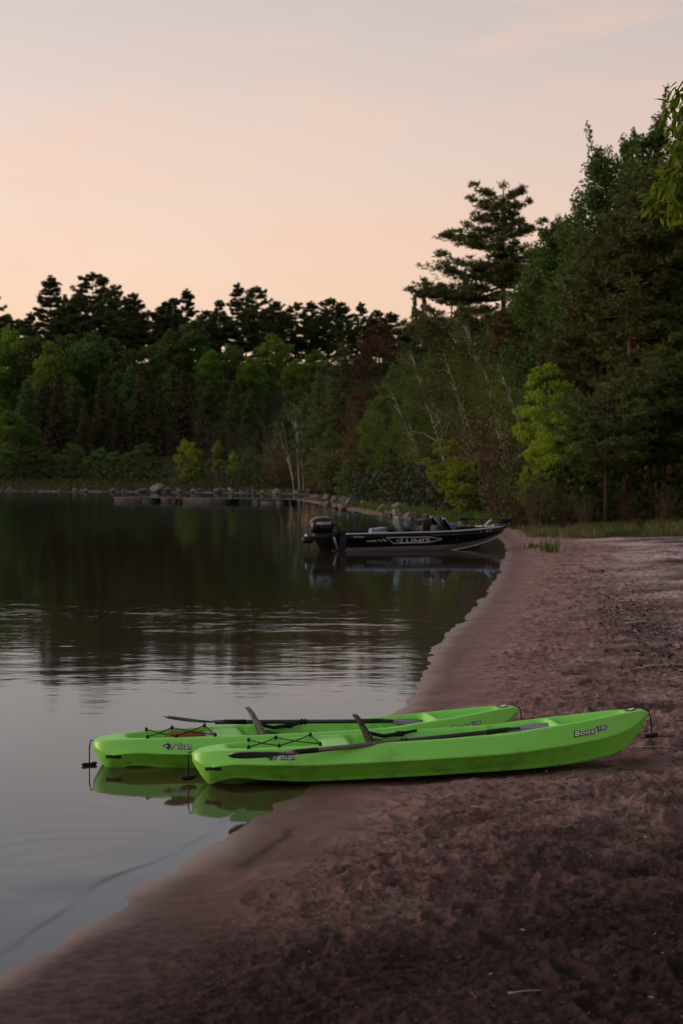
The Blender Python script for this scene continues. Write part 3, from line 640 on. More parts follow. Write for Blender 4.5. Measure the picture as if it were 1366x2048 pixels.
row('birch_tree', 'tree', 'white birches on the far bank', 'slim white leaning birch on far bank behind the dock', [P('farbirch', 592, 800, 184, rz=0.0), P('farbirch', 612, 815, 182, rz=2.2, sx=.8)])
row('bank_tree', 'tree', 'trees on the bank behind the rocky point', 'dusky tree on the bank behind the rocky point', [
  P('cedar', 640, 745, 172), P('green0', 660, 850, 160, sx=.9, crown_mat=LM['shrub']), P('cedar', 690, 690, 150, sx=1.35, crown_mat=LM['pineol']), P('cedar', 716, 800, 140), P('hill3', 655, 760, 176, crown_mat=LM['blue']), P('green0', 700, 875, 134, sx=.7, crown_mat=LM['rust'])])
row('rusty_conifer', 'tree', 'rusty conifers on the right bank', 'rust brown conifer fading among the bank trees', [P('deadpine', 760, 640, 150, sx=1.1), P('deadpine', 715, 780, 138, sx=.8), P('deadpine', 1000, 640, 98, sx=.9), P('deadpine', 1180, 600, 74, sx=1.0)])
# right bank, further back
row('tall_pine', 'tree', None, '', [P('bigpine', 1008, 366, 108, rz=0.0, sx=1.14, label='tall ragged pine with level limbs towering over the bank')])
row('bank_pine', 'tree', 'pines round the tall ragged pine', 'pine crowding round the foot of the tall pine', [P('redpine0', 905, 570, 125, rz=1.0), P('pine1', 860, 640, 150), P('redpine1', 955, 610, 112), P('pine2', 800, 668, 165), P('redpine0', 1050, 560, 100, rz=2.6), P('pine0', 1085, 600, 104)])
row('poplar_tree', 'tree', 'dark poplars on the right', 'dark green poplar rising against the sky on the right', [P('poplar0', 1196, 288, 78, rz=.4), P('poplar1', 1252, 255, 82, rz=1.9, sx=.8), P('poplar0', 1318, 228, 76, rz=3.0), P('poplar1', 1108, 428, 88, rz=.5, sx=1.25, crown_mat=LM['green'] if 'green' in LM else LM['poplar']), P('poplar1', 1160, 470, 84, rz=4.0, sx=1.1), P('poplar0', 1385, 190, 80, rz=5.0), P('poplar1', 1450, 170, 84), P('poplar0', 1545, 200, 80)])
row('green_bank_tree', 'tree', 'bright bushy trees on the bank', 'bushy bright green tree standing on the rocky bank', [P('green0', 782, 735, 118, sx=.9, crown_mat=LM['poplar']), P('green0', 745, 800, 126, sx=.7, crown_mat=LM['aspen']), P('green0', 870, 690, 112, sx=1.0, crown_mat=LM['birch']), P('green0', 1062, 520, 102, sx=.95, crown_mat=LM['dark']), P('green0', 1020, 610, 104, sx=.9, crown_mat=LM['birch'])])
row('birch_tree', 'tree', 'leaning birches on the right bank', 'leaning white birch with thin olive leaves on right bank', [P('birch0', 905, 700, 98, rz=0.0), P('birch1', 960, 700, 92, rz=.2), P('birch0', 1040, 640, 84, rz=-.2), P('birch1', 1075, 720, 72, rz=.1), P('birch0', 1020, 730, 78, rz=.3, sx=.85), P('birch1', 850, 760, 104, rz=-.1)])
row('maple_sapling', 'tree', 'yellow green maples at the beach edge', 'yellow green maple leafing out at the beach edge', [P('maple0', 1092, 728, 66, rz=.3), P('maple1', 930, 868, 76, rz=.0), P('maple1', 925, 930, 72, rz=.4, sx=.9), P('maple0', 1128, 830, 63, rz=2.0, sx=1.15), P('maple0', 1070, 900, 64, rz=4.0, sx=.9)])
row('red_pine', 'tree', 'red barked pines on the right', 'red barked pine standing behind the beach on the right', [P('redpine1', 1252, 390, 66, rz=.5), P('redpine0', 1296, 360, 68, rz=2.0), P('redpine1', 1345, 330, 70, rz=4.2), P('redpine0', 1215, 500, 72, rz=5.0, sx=.9), P('redpine1', 1420, 300, 66), P('redpine0', 1500, 330, 70), P('redpine1', 1620, 300, 66)])
row('low_pine', 'tree', 'low spreading pines behind the beach', 'low spreading pine with layered boughs behind the beach', [P('lowpine', 1210, 770, 60, rz=.3), P('lowpine', 1300, 760, 62, rz=2.1), P('lowpine', 1372, 700, 63, rz=3.9), P('lowpine', 1170, 830, 64, rz=5.2, sx=.8), P('lowpine', 1410, 700, 61, rz=1.2)])
for i, (key, px, d, h) in enumerate(sorted([('brush0', 1000, 64, 2.0), ('brush1', 1040, 61, 2.0), ('brush0', 1075, 60, 1.8), ('brush0', 1125, 60, 1.6), ('brush1', 1170, 59, 1.2), ('brush0', 1255, 60, 1.2), ('brush1', 1335, 59, 1.3),
     ('brush2', 1010, 72, 4.6), ('brush2', 950, 86, 4.0), ('brush2', 830, 110, 4.0), ('brush1', 905, 82, 2.8), ('brush0', 850, 96, 2.8), ('brush1', 800, 106, 2.6), ('brush0', 755, 116, 2.4), ('brush1', 715, 124, 2.2), ('brush2', 625, 178, 5.0), ('brush2', 1150, 69, 4.2), ('brush2', 560, 190, 5.5), ('brush2', 670, 140, 4.0)], key=lambda q: q[1])):
    x = ray_x(px, d)
    plant(key, 'bare_bush', x, d, h, rz=rgp.uniform(0, 6.28), cat='bush', group='bare brown bushes along the bank', tname='stems',
          label=('leftmost ' if i == 0 else ORD[i + 1] + ' from left, ') + 'thin brown twiggy bush at the foot of the bank trees')

row('leafy_bush', 'bush', 'leafy bushes on the far water line', 'low leafy bush at the far water line', [
  P('sapling0', px, top, d, sx=1.35, crown_mat=m_) for px, top, d, m_ in [(-14 + 27 * k, (905, 885, 912, 893, 900)[k % 5], float(np.interp(-14 + 27 * k, [-20, 150, 300, 450, 600], [218, 214.5, 208, 202, 190])), (LM['dark'], LM['shrub'], LM['dark'], LM['blue'], LM['dark'], LM['poplar'])[k % 6]) for k in range(23) if k not in (13, 14, 16, 17, 18)]])
row('bank_bush', 'bush', 'leafy bushes on the rocky bank', 'leafy green bush on the rocky bank behind the motorboat', [
  P('sapling0', px, top, d, sx=1.25, crown_mat=m_) for px, top, d, m_ in [(662, 915, 140, LM['dark']), (690, 930, 130, LM['shrub']), (722, 900, 124, LM['birch']), (755, 935, 114, LM['dark']), (790, 895, 110, LM['shrub']), (825, 935, 101, LM['dark']), (858, 900, 98, LM['birch']), (890, 940, 90, LM['dark']), (965, 905, 80, LM['shrub']), (995, 935, 73, LM['dark']), (1035, 920, 69, LM['birch']), (1085, 945, 62, LM['shrub']), (1150, 905, 63, LM['dark']), (1195, 930, 62, LM['shrub'])]])
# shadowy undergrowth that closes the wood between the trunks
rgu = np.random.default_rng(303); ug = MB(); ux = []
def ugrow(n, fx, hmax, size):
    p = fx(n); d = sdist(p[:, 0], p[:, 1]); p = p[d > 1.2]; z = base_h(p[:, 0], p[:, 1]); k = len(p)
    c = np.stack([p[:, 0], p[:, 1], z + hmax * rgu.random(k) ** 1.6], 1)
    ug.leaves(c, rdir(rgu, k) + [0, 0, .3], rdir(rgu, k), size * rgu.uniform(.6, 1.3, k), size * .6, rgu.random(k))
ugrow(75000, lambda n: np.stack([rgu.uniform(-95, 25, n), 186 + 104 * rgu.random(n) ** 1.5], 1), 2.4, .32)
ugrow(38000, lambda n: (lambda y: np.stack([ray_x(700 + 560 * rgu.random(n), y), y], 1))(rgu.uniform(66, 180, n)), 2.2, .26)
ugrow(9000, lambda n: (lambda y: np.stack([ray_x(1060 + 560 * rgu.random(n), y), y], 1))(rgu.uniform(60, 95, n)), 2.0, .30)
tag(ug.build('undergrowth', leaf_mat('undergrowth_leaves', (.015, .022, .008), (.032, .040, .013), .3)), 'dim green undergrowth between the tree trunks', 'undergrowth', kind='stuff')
# ------------------------------------------------------------------ overhanging ash on the right, close to the camera
def overhang():
    rg = np.random.default_rng(101); x0, y0 = 5.9, 13.0; z0 = ground_z(x0, y0)
    root = empty('overhanging_tree', (0, 0, 0)); tag(root, 'near leafy tree whose bright hanging leaves enter at the right edge', 'tree')
    tk = MB(); tp = np.array([[x0, y0, z0 - .4], [x0 - .05, y0, z0 + 1.2], [x0 - .3, y0 - .1, z0 + 2.6], [x0 - .5, y0 - .2, z0 + 4.4], [x0 - .4, y0, z0 + 7.5]])
    tk.tube(tp, [.2, .15, .13, .10, .03], 9)
    for q in range(14):
        a = rg.uniform(2.5, 6.3); o = tp[3] * rg.uniform(.3, 1) + tp[2] * 0; o = tp[2] + (tp[4] - tp[2]) * rg.random(); t = o + np.array([math.cos(a) * 2.2, math.sin(a) * 2.2, 1.1])
        tk.tube(np.array([o, (o + t) / 2 + [0, 0, .2], t]), [.05, .03, .012], 5, cap=False)
    tk.build('trunk', BARK, root, True)
    # the bough that reaches into the picture, with its drooping sprays
    br = MB(); b0 = tp[2]; bt = np.array([2.55, 12.05, 4.9])
    s = np.linspace(0, 1, 8)[:, None]; bp = b0 + (bt - b0) * s + np.array([0, 0, .55]) * (s * (1 - s) * 4)
    br.tube(bp, np.linspace(.06, .012, 8), 6, cap=False)
    sprays = []
    for (px, py, d, ln, dx) in [(1362, 168, 12.0, .25, -.10), (1368, 205, 12.1, .3, -.08), (1362, 240, 11.9, .28, -.06), (1368, 280, 12.1, .3, -.05), (1352, 318, 12.0, .30, -.12), (1362, 325, 11.8, .32, -.12), (1338, 345, 12.0, .22, -.12), (1345, 360, 12.2, .24, -.03), (1366, 355, 12.0, .28, -.08), (1325, 362, 11.9, .18, -.08), (1366, 225, 12.3, .28, .02), (1366, 315, 12.3, .3, 0), (1335, 375, 12.1, .18, -.05), (1354, 372, 11.9, .2, .0)]:
        o = np.array(atd(px, py, d)); o2 = bp[np.argmin(np.linalg.norm(bp - o, axis=1))]
        e = o + np.array([dx, rg.normal(0, .1), -ln])
        path = np.array([o2 if o2[2] > o[2] - .2 else bp[-1], o, (o + e) / 2 + [dx * .1, 0, .03], e]); br.tube(path, [.008, .006, .004, .002], 4, cap=False); sprays.append(path)
    bro = br.build('bough', BARK, root)
    lm = MB()      # one lance-shaped leaf, folded along its midrib
    prof = [(0, .004), (.15, .42), (.38, .66), (.62, .55), (.85, .22), (1, .0)]; v = []
    for (f, wv) in prof: v += [[f, -wv * .36, .06 * wv * 2 - .15 * f * f], [f, 0, -.15 * f * f], [f, wv * .36, .06 * wv * 2 - .15 * f * f]]
    fc = []
    for i in range(len(prof) - 1):
        a = i * 3; fc += [[a, a + 3, a + 4, a + 1], [a + 1, a + 4, a + 5, a + 2]]
    lm.add(v, fc); lme = [lm.mesh('leaf', LM['willow'])]
    for rv in (.05, .95):
        l2 = MB(); l2.add(v, fc, rnd=np.full(len(v), rv)); lme.append(l2.mesh('leaf', LM['willow']))
    cnt = 0
    for path in sprays:
        for f in np.linspace(.1, 1, 20):
            seg = 1 + min(1, int(f * 2)); t = f * 2 - (seg - 1)
            c = path[seg] + (path[seg + 1] - path[seg]) * t
            if cnt >= 280: break
            d = rg.normal(0, .6, 3) + [-.2, 0, -.75]; d /= np.linalg.norm(d)
            q = Vector(d).to_track_quat('X', 'Z').to_euler(); ln = rg.uniform(.07, .12)
            link('leaf', lme[cnt % 3], bro, c + rg.normal(0, .02, 3), q, (ln, ln * .85, ln)); cnt += 1
    # unseen rest of the crown, above and right, enlarged to shade the foreground sand
    cw = MB()
    for k in range(150):
        a = rg.uniform(0, 6.3); r = 3.4 * math.sqrt(rg.random()); z = rg.uniform(4.4, 9.0)
        c = np.array([x0 + .1 + math.cos(a) * r * .95, y0 - 3.2 + math.sin(a) * r * 2.0, z])
        lim = c[1] * .2 + .62      # stays clear of the open view
        if c[0] < lim: c[0] = lim + rg.random() * .8
        n = 170; cc = c + rdir(rg, n) * rg.random((n, 1)) ** .5 * [.6, .6, .5]
        cw.leaves(cc, rdir(rg, n) + [0, 0, -.6], rdir(rg, n) + [0, 0, .3], rg.uniform(.10, .17, n), .05, rg.random(n))
    for path in sprays:   # small filler leaves on the sprays
        n = 38; f = rg.random((n, 1)); cc = path[1] + (path[3] - path[1]) * f + rg.normal(0, .05, (n, 3)) + [.06, 0, 0]
        cw.leaves(cc, rdir(rg, n) * .8 + [0, 0, -.7], rdir(rg, n), rg.uniform(.07, .12, n), .032, rg.random(n))
    tag(cw.build('foliage', LM['willow'], root), kind='stuff')
overhang()

# ------------------------------------------------------------------ rocks
ROCK = [mat('grey_granite', (.15, .135, .13), .85, .3, noise=(3, .8, (.12, .10, .095)), bump=(9, .7, .05)),
        mat('pinkish_granite', (.22, .17, .15), .85, .3, noise=(4, .8, (.17, .125, .11)), bump=(9, .7, .05)),
        mat('dark_wet_rock', (.085, .075, .075), .6, .4, noise=(3, .8, (.04, .036, .036)), bump=(9, .7, .05))]
def rock_mesh(seed, m):
    import bmesh
    rg = np.random.default_rng(seed); bm = bmesh.new(); bmesh.ops.create_icosphere(bm, subdivisions=3, radius=.5)
    pl = [(rdir(rg, 1)[0], rg.uniform(.26, .42)) for _ in range(9)]
    for v in bm.verts:
        p = np.array(v.co)
        for n_, d in pl:
            e = p @ n_ - d
            if e > 0: p = p - n_ * e * .92
        p = p * (1 + .05 * rg.normal())
        v.co = p
    me = bpy.data.meshes.new('rock'); bm.to_mesh(me); bm.free(); me.materials.append(m); return me
ROCKS = [rock_mesh(200 + i, ROCK[i % 3]) for i in range(9)]
def rock(x, y, s, label, group, k=0, sz=.7, sink=.25, rz=0.0, cat='rock', name='rock'):
    z = max(ground_z(x, y), -.35); o = link(name, ROCKS[k], None, (x, y, z + s * sz * (.5 - sink)), (rgp.normal(0, .15), rgp.normal(0, .15), rz), (s, s * rgp.uniform(.7, 1.1), s * sz))
    tag(o, label, cat, group); return o
pts = []
for i in range(27):      # riprap at the foot of the bank behind the motorboat
    px = 648 + 355 * rgp.random(); py = np.interp(px, [640, 735, 800, 870, 1000], [1008, 1026, 1033, 1040, 1048]) - abs(rgp.normal(0, 4.5)); pts.append((px, py, rgp.uniform(.35, .8) * (1.0 if px < 880 else .75), rgp.integers(9)))
big = [(735, 1014, 1.15, 1), (812, 1016, 1.3, 0), (835, 1024, .85, 4), (768, 1022, 1.0, 7), (800, 1024, 1.25, 6), (940, 1028, .95, 3), (968, 1030, 1.0, 1), (985, 1033, 1.2, 3), (705, 1012, 1.4, 2), (672, 1006, 1.5, 5), (655, 1003, 1.3, 2), (690, 1008, 1.2, 8), (880, 1022, 1.1, 3)]
allr = sorted([(p, 0) for p in pts] + [(b, 1) for b in big], key=lambda q: q[0][0])
nb = ns_ = 0
for (q, isb) in allr:
    p = at(q[0], q[1], .12)
    if isb:
        nb += 1; rock(p.x, p.y, q[2] * .8, ORD[nb] + ' from left of the large boulders on the bank behind the motorboat', 'large boulders behind the motorboat', int(q[3]), .75, .2, rgp.uniform(0, 6.3), name='boulder', cat='boulder')
    else:
        ns_ += 1; rock(p.x, p.y, q[2], ORD[ns_] + ' from left of the small rocks among the boulders behind the motorboat', 'small rocks behind the motorboat', int(q[3]), .7, .25, rgp.uniform(0, 6.3))
for i in range(64):     # pale stones lining the far shore
    f = (rgp.integers(0, 14) + abs(rgp.normal(0, .45))) / 14 % 1.0; x = np.interp(f, [0, .3, .5, .75, 1], [-46, -30, -20, -9, -3]); y = np.interp(x, [-60, -38, -22, -10, -3.4], [212, 205, 196, 186, 170]) + abs(rgp.normal(0, 2.2)) - .4
    rock(x, y, .22 + .75 * rgp.random() ** 2.2, 'pale stone in the row of stones lining the far shore', 'stones along the far shore', int(rgp.integers(9)), .8, .12, rgp.uniform(0, 6.3), name='shore_stone', cat='stone')
o = link('slab_rock', ROCKS[0], None, atd(316, 976, 196), (R(12), R(-18), .4), (1.9, 1.5, 1.3)); tag(o, 'largest pale angular block among stones on the far shore', 'rock')

# ------------------------------------------------------------------ long low dock
DOCKW = mat('weathered_dock_wood', (.10, .082, .076), .85, .3, noise=(2, .8, (.05, .04, .036)), bump=(20, .4, .01))
DOCKD = mat('dark_wet_dock_timber', (.045, .036, .033), .8, .3, noise=(3, .8, (.02, .017, .016)))
RUBBER = mat('black_rubber', (.018, .017, .018), .7, .3)
A = at(246, 994, .30); B = at(652, 999, .34); dv = B - A; LD = dv.xy.length; ra = math.atan2(dv.y, dv.x)
dock = empty('dock', (A.x, A.y, 0), ra); tag(dock, 'long low weathered wooden dock along the far water', 'dock')
npk = 60; pw = LD / npk
mbp = MB().box((0, 0, 0), (pw * .94, 1.7, .05)); pm = mbp.mesh('plank', DOCKW)
for i in range(npk):
    f = (i + .5) / npk; link('plank', pm, dock, (f * LD, rgp.normal(0, .03), .30 + .04 * f + rgp.normal(0, .006)), (rgp.normal(0, .01), -math.atan2(.06, LD), 0))
def dbox(name, x0, x1, y, z, hz, ty, m):
    return MB().box(((x0 + x1) / 2, y, z), (x1 - x0, ty, hz)).build(name, m, dock)
SC = LD / (652 - 246)
for (a, b) in ((246, 308), (350, 372), (396, 480)):
    dbox('fascia_board', (a - 246) * SC, (b - 246) * SC, -.88, .22, .10, .05, DOCKW); dbox('fascia_board', (a - 246) * SC + .05, (b - 246) * SC - .08, -.87, .06, .09, .05, DOCKW)
for (a, b) in ((292, 330), (372, 396), (534, 546), (578, 590), (248, 254), (474, 482)): dbox('crib', (a - 246) * SC, (b - 246) * SC, -.2, -.06, .60, 1.25, DOCKD)
dbox('beam', (534 - 246) * SC, (590 - 246) * SC, -.7, .20, .10, .12, DOCKD); dbox('beam', (546 - 246) * SC, (578 - 246) * SC, -.7, .05, .14, .12, DOCKW)
for px in (378, 388):
    a = np.linspace(0, 2 * np.pi, 15); MB().tube(np.stack([(px - 246) * SC + .26 * np.cos(a), np.full(15, -.95), .06 + .26 * np.sin(a)], 1), .09, 8).build('tyre_fender', RUBBER, dock, True)

# ------------------------------------------------------------------ grass strip, reeds
GRASS = leaf_mat('grass_blades', (.045, .080, .012), (.085, .13, .020), .35)
DRYG = leaf_mat('dry_grass', (.13, .085, .045), (.22, .155, .09), .3)
rg = np.random.default_rng(77); gb = MB(); gd = MB()
tufts = []
while len(tufts) < 1500:
    x, y = rg.uniform(5.5, 16), rg.uniform(47.5, 62); tufts.append((x, y))
tx = np.array(tufts); td = sdist(tx[:, 0], tx[:, 1]); msk = (td > 1.0) & (tx[:, 1] + 2.0 * fbm(tx[:, 0] / 2.5, tx[:, 1] / 2.5, 3) > 49.5) & (rg.random(len(tx)) < .35 + 1.2 * fbm(tx[:, 0] / 1.2, tx[:, 1] / 1.2, 2)); tx = tx[msk]
extra = [(tuple(at(1100, 1078, .4).xy), .42, 90), (tuple(at(1062, 1069, .4).xy), .22, 40)]
tz = base_h(tx[:, 0], tx[:, 1])
for (x, y), z in zip(tx, tz):
    n = 26; c = np.stack([x + rg.normal(0, .13, n), y + rg.normal(0, .13, n), np.full(n, z - .02)], 1)
    (gd if rg.random() < .3 else gb).leaves(c, rdir(rg, n) * [.5, .5, .1] + [0, 0, .8], rdir(rg, n), rg.uniform(.10, .34, n), .018, rg.random(n))
for (xy, h, n) in extra:
    z = ground_z(*xy); c = np.stack([xy[0] + rg.normal(0, .13, n), xy[1] + rg.normal(0, .3, n), np.full(n, z - .02)], 1)
    gb.leaves(c, rdir(rg, n) * [.35, .35, .1] + [0, 0, .9], rdir(rg, n), rg.uniform(.3, 1.1, n) * h, .035, rg.random(n))
for q in range(700):       # fringe on the bank above the rocks
    px = rg.uniform(650, 1010); y = np.interp(px, [650, 735, 800, 870, 1010], [128, 97, 84, 74, 62]) + abs(rg.normal(0, 3)); x = ray_x(px, y); n = 14
    if sdist(np.array([x]), np.array([y]))[0] < .6: continue
    z = ground_z(x, y); c = np.stack([x + rg.normal(0, .3, n), y + rg.normal(0, .3, n), np.full(n, z - .02)], 1)
    gb.leaves(c, rdir(rg, n) * [.5, .5, .1] + [0, 0, .8], rdir(rg, n), rg.uniform(.2, .55, n), .05, rg.random(n))
for q in range(420):       # grass on the far left bank
    x = rg.uniform(-75, -4); y = np.interp(x, [-85, -60, -38, -22, -10, -3.4], [216, 214, 208, 199, 189, 174]) + abs(rg.normal(0, 4)) + 1; n = 10; z = ground_z(x, y)
    c = np.stack([x + rg.normal(0, .6, n), y + rg.normal(0, .6, n), np.full(n, z - .02)], 1); gb.leaves(c, rdir(rg, n) * [.5, .5, .1] + [0, 0, .8], rdir(rg, n), rg.uniform(.25, .6, n), .10, rg.random(n))
tag(gb.build('grass', GRASS), 'patchy green grass between the beach and the trees', 'grass', kind='stuff')
tag(gd.build('dry_grass', DRYG), 'patchy dry grass between the beach and the trees', 'grass', kind='stuff')
rb = MB(); c0 = at(624, 1062, 0)
for q in range(70):
    b = np.array([c0.x + rg.normal(0, .35), c0.y + 6 + rg.normal(0, .5), -.1]); t = b + np.array([rg.normal(0, .22), rg.normal(0, .2), rg.uniform(.5, 1.25)]); rb.tube(np.array([b, (b + t) / 2 + rg.normal(0, .03, 3), t]), [.012, .009, .005], 3, cap=False)
tag(rb.build('reed_clump', mat('dry_reeds', (.30, .19, .13), .8, .2)), 'thin dry reeds standing in the water behind the outboard motor', 'reeds')

# ------------------------------------------------------------------ sticks, straws and litter on the sand
STICK = mat('dry_stick', (.36, .28, .21), .85, .2, noise=(8, .7, (.2, .15, .11))); DSTICK = mat('dark_stick', (.06, .042, .035), .9, .2)
def stick(px, py, ln, ang, r, m, label, group, z=.2):
    p = at(px, py, z); z = ground_z(p.x, p.y) + .012 + r; n = 6; t = np.linspace(-.5, .5, n); rgs = np.random.default_rng(int(px * 7 + py))
    path = np.stack([t * ln, np.cumsum(rgs.normal(0, .04, n)) * ln, r * .6 * np.cos(t * 6)], 1)
    b = MB(); b.tube(path, r * np.linspace(1, .5, n), 5)
    if ln > .16: b.tube(np.array([path[2], path[2] + [ln * .14, ln * .12, .01], path[2] + [ln * .22, ln * .22, .02]]), [r * .6, r * .5, r * .3], 4)
    o = b.build('stick', m); o.location = (p.x, p.y, z); o.rotation_euler = (0, 0, ang); tag(o, label, 'stick', group)
stick(1095, 1568, .14, .1, .005, STICK, 'pale flat straw lying just below the near kayak', None)
stick(962, 1575, .12, -.5, .003, STICK, 'thin pale straw on sand under the middle of the near kayak', None)
stick(778, 1858, .15, .3, .003, DSTICK, 'dark thin stick on sand at the middle of the foreground', None)
stick(1055, 1949, .14, .2, .004, STICK, 'tan twig half buried in the dark foreground sand', None)
stick(1330, 1440, .34, .2, .006, DSTICK, 'dark twig on sand right of the near kayak bow', None, .25)
stick(1320, 1460, .30, -.35, .005, STICK, 'pale straw on sand right of the near kayak bow', None, .25)
stick(1290, 1212, .5, .1, .014, STICK, 'pale stick lying across the dark litter belt', None, .35)
stick(1268, 1174, .45, -.3, .014, STICK, 'pale stick at the upper end of the litter belt', None, .35)
stick(1340, 1290, .5, .15, .012, STICK, 'pale stick at the lower right of the litter belt', None, .35)
rg = np.random.default_rng(88); lt = MB(); lp = MB()
def scatter(n, fx, m, lo, hi, flat=.25):
    pts_ = fx(n); d = sdist(pts_[:, 0], pts_[:, 1]); pts_ = pts_[d > .9]; z = base_h(pts_[:, 0], pts_[:, 1]); k = len(pts_)
    c = np.stack([pts_[:, 0], pts_[:, 1], z + .012], 1); a = rg.uniform(0, 6.3, k)
    m.leaves(c, np.stack([np.cos(a), np.sin(a), rg.normal(.05, flat, k)], 1), rdir(rg, k) * .5 + [0, 0, 1], rg.uniform(lo, hi, k), rg.uniform(.008, .02, k) * hi / .05, rg.random(k))
def beltpts(n):
    px = rg.normal(1290, 75, n); py = 1215 + (px - 1290) * .55 + rg.normal(0, 38, n); py = np.clip(py, 1120, 1400); d = (CAM_Z - .35) * FPX / (py - HZ); return np.stack([ray_x(px, d), d], 1)
scatter(2600, beltpts, lt, .03, .11); scatter(380, beltpts, lp, .03, .10)
def nearpts(n):
    y = 5.2 + 22 * rg.random(n) ** 1.5; return np.stack([rg.uniform(-1, 1, n) * 0 + ray_x(1366, y) * (1.02 - 1.3 * rg.random(n) ** 1.5), y], 1)
scatter(1500, nearpts, lt, .012, .035); scatter(260, nearpts, lp, .01, .03)
tag(lt.build('bark_litter', leaf_mat('dark_litter', (.020, .013, .010), (.055, .034, .026), .05)), 'dark bark and leaf litter washed up along the beach', 'litter', kind='stuff')
tag(lp.build('straw_litter', leaf_mat('pale_litter', (.20, .14, .10), (.34, .26, .20), .1)), 'pale straw crumbs scattered on the beach', 'litter', kind='stuff')
# ------------------------------------------------------------------ lettering
def text2d(s, size=1.0, bold=0.0, xs=1.0, shear=0.0, space=1.0):
    cu = bpy.data.curves.new('t', 'FONT'); cu.body = s; cu.size = size; cu.offset = bold; cu.shear = shear; cu.space_character = space; cu.resolution_u = 3
    o = bpy.data.objects.new('t', cu); COL.objects.link(o); dg = bpy.context.evaluated_depsgraph_get(); me = o.evaluated_get(dg).to_mesh()
    me.calc_loop_triangles(); v = np.array([x.co[:] for x in me.vertices]); f = np.array([t.vertices[:] for t in me.loop_triangles])
    o.evaluated_get(dg).to_mesh_clear(); bpy.data.objects.remove(o); bpy.data.curves.remove(cu)
    v[:, 0] *= xs; v[:, 0] -= v[:, 0].min(); return v[:, :2], f
WHITE = mat('white_print', (.72, .74, .78), .45, .4); NAVY = mat('navy_print', (.012, .02, .05), .45, .4); SILV = mat('silver_print', (.5, .52, .55), .4, .5)
TEAL = mat('green_sticker', (.03, .22, .16), .5, .4)

# ------------------------------------------------------------------ motorboat
BLK = mat('black_gloss_hull_paint', (.004, .005, .008), .3, .12); GREYP = mat('grey_hull_paint', (.16, .15, .165), .4, .3)
ALU = mat('brushed_aluminium', (.55, .55, .58), .35, .5, metal=.9); BPL = mat('black_plastic', (.008, .008, .010), .45, .22); BPLG = mat('gloss_black_cowl', (.005, .006, .009), .25, .25)
CARP = mat('dark_blue_marine_carpet', (.018, .022, .035), .95, .1, noise=(40, .6, (.03, .035, .05))); VINYL = mat('grey_vinyl', (.16, .17, .20), .5, .4); TEALV = mat('teal_grey_vinyl', (.06, .115, .105), .5, .4)
def glass_mat():
    m = bpy.data.materials.new('smoked_windshield'); m.use_nodes = True; t = m.node_tree; t.nodes.clear(); o = N(t, 'ShaderNodeOutputMaterial')
    a = N(t, 'ShaderNodeBsdfTransparent'); a.inputs[0].default_value = (.10, .11, .12, 1); g = N(t, 'ShaderNodeBsdfGlossy'); g.inputs['Roughness'].default_value = .05
    f = N(t, 'ShaderNodeFresnel'); f.inputs[0].default_value = 1.5; x = N(t, 'ShaderNodeMixShader'); t.links.new(f.outputs[0], x.inputs[0]); t.links.new(a.outputs[0], x.inputs[1]); t.links.new(g.outputs[0], x.inputs[2]); t.links.new(x.outputs[0], o.inputs[0]); return m
SMOKE = glass_mat()
def loft(rows, close=False):
    """rows: list of (n,3) arrays -> vertices and quads"""
    n = len(rows[0]); v = np.concatenate(rows); f = []
    i = np.arange(len(rows) - 1)[:, None] * n; j = np.arange(n - 1)[None]
    return v, np.stack([i + j, i + j + 1, i + n + j + 1, i + n + j], -1).reshape(-1, 4)
LB = 4.98
u = np.concatenate([np.linspace(0, .6, 16), np.linspace(.6, 1, 34)[1:]])
zg = crm([0, .5, .8, 1], [.47, .475, .52, .565], u); yb = crm([0, .3, .6, .8, .92, 1], [.88, .98, .95, .70, .38, .02], u)
zc = crm([0, .5, .7, .85, 1], [-.06, -.05, .04, .17, .42], u); yc = crm([0, .5, .7, .85, .95, 1], [.78, .82, .64, .34, .12, .015], u)
zk = crm([0, .6, .75, .83, .9, .96, 1], [-.22, -.22, -.15, -.03, .15, .36, .545], u); zc = np.maximum(zc, zk + .002)
zl = np.minimum(np.maximum(crm([0, .5, .75, .93, 1], [.12, .125, .20, .36, .47], u), zc + .002), zg - .02); fl = np.clip((zl - zc) / np.maximum(zg - zc, 1e-3), 0, 1)
yl = yc + (yb - yc) * fl ** .8
boat = empty('fishing_boat', (0, 0, 0)); tag(boat, 'black and grey aluminium fishing boat with outboard motor, nosed onto the beach', 'motorboat')
def P3(y, z, s): return np.stack([u * LB, s * y, z], 1)
up = MB(); lo_ = MB(); gw = []
for s in (-1, 1):
    ym = (yl + yb) / 2 + .012; zm = (zl + zg) / 2 + .02
    r = [P3(yl, zl, s), P3(yl + (ym - yl) * .5, zl + (zm - zl) * .5, s), P3(ym, zm, s), P3(ym + .015 * (yb > .1), zm + .01, s), P3(yb, zg, s), P3(np.maximum(yb - .07, 0), zg + .004, s)]
    v, f = loft(r); up.add(v, f if s > 0 else f[:, ::-1])
    v, f = loft([P3(np.zeros_like(u), zk, s), P3(yc, zc, s), P3(yl, zl, s)]); lo_.add(v, f if s > 0 else f[:, ::-1])
tv = np.array([[0, y, z] for s in (-1, 1) for (y, z) in ((0, zk[0]), (yc[0], zc[0]), (yl[0], zl[0]), (yb[0], zg[0]))]) * np.array([1, 1, 1]); tv[:4, 1] *= -1
up.add(tv[[3, 2, 1, 0, 5, 6, 7]] + [0.001, 0, 0]); up.poly.append([up.n - 7 + q for q in range(7)])
up.build('hull', BLK, boat, True); lo_.build('hull_bottom', GREYP, boat, False)
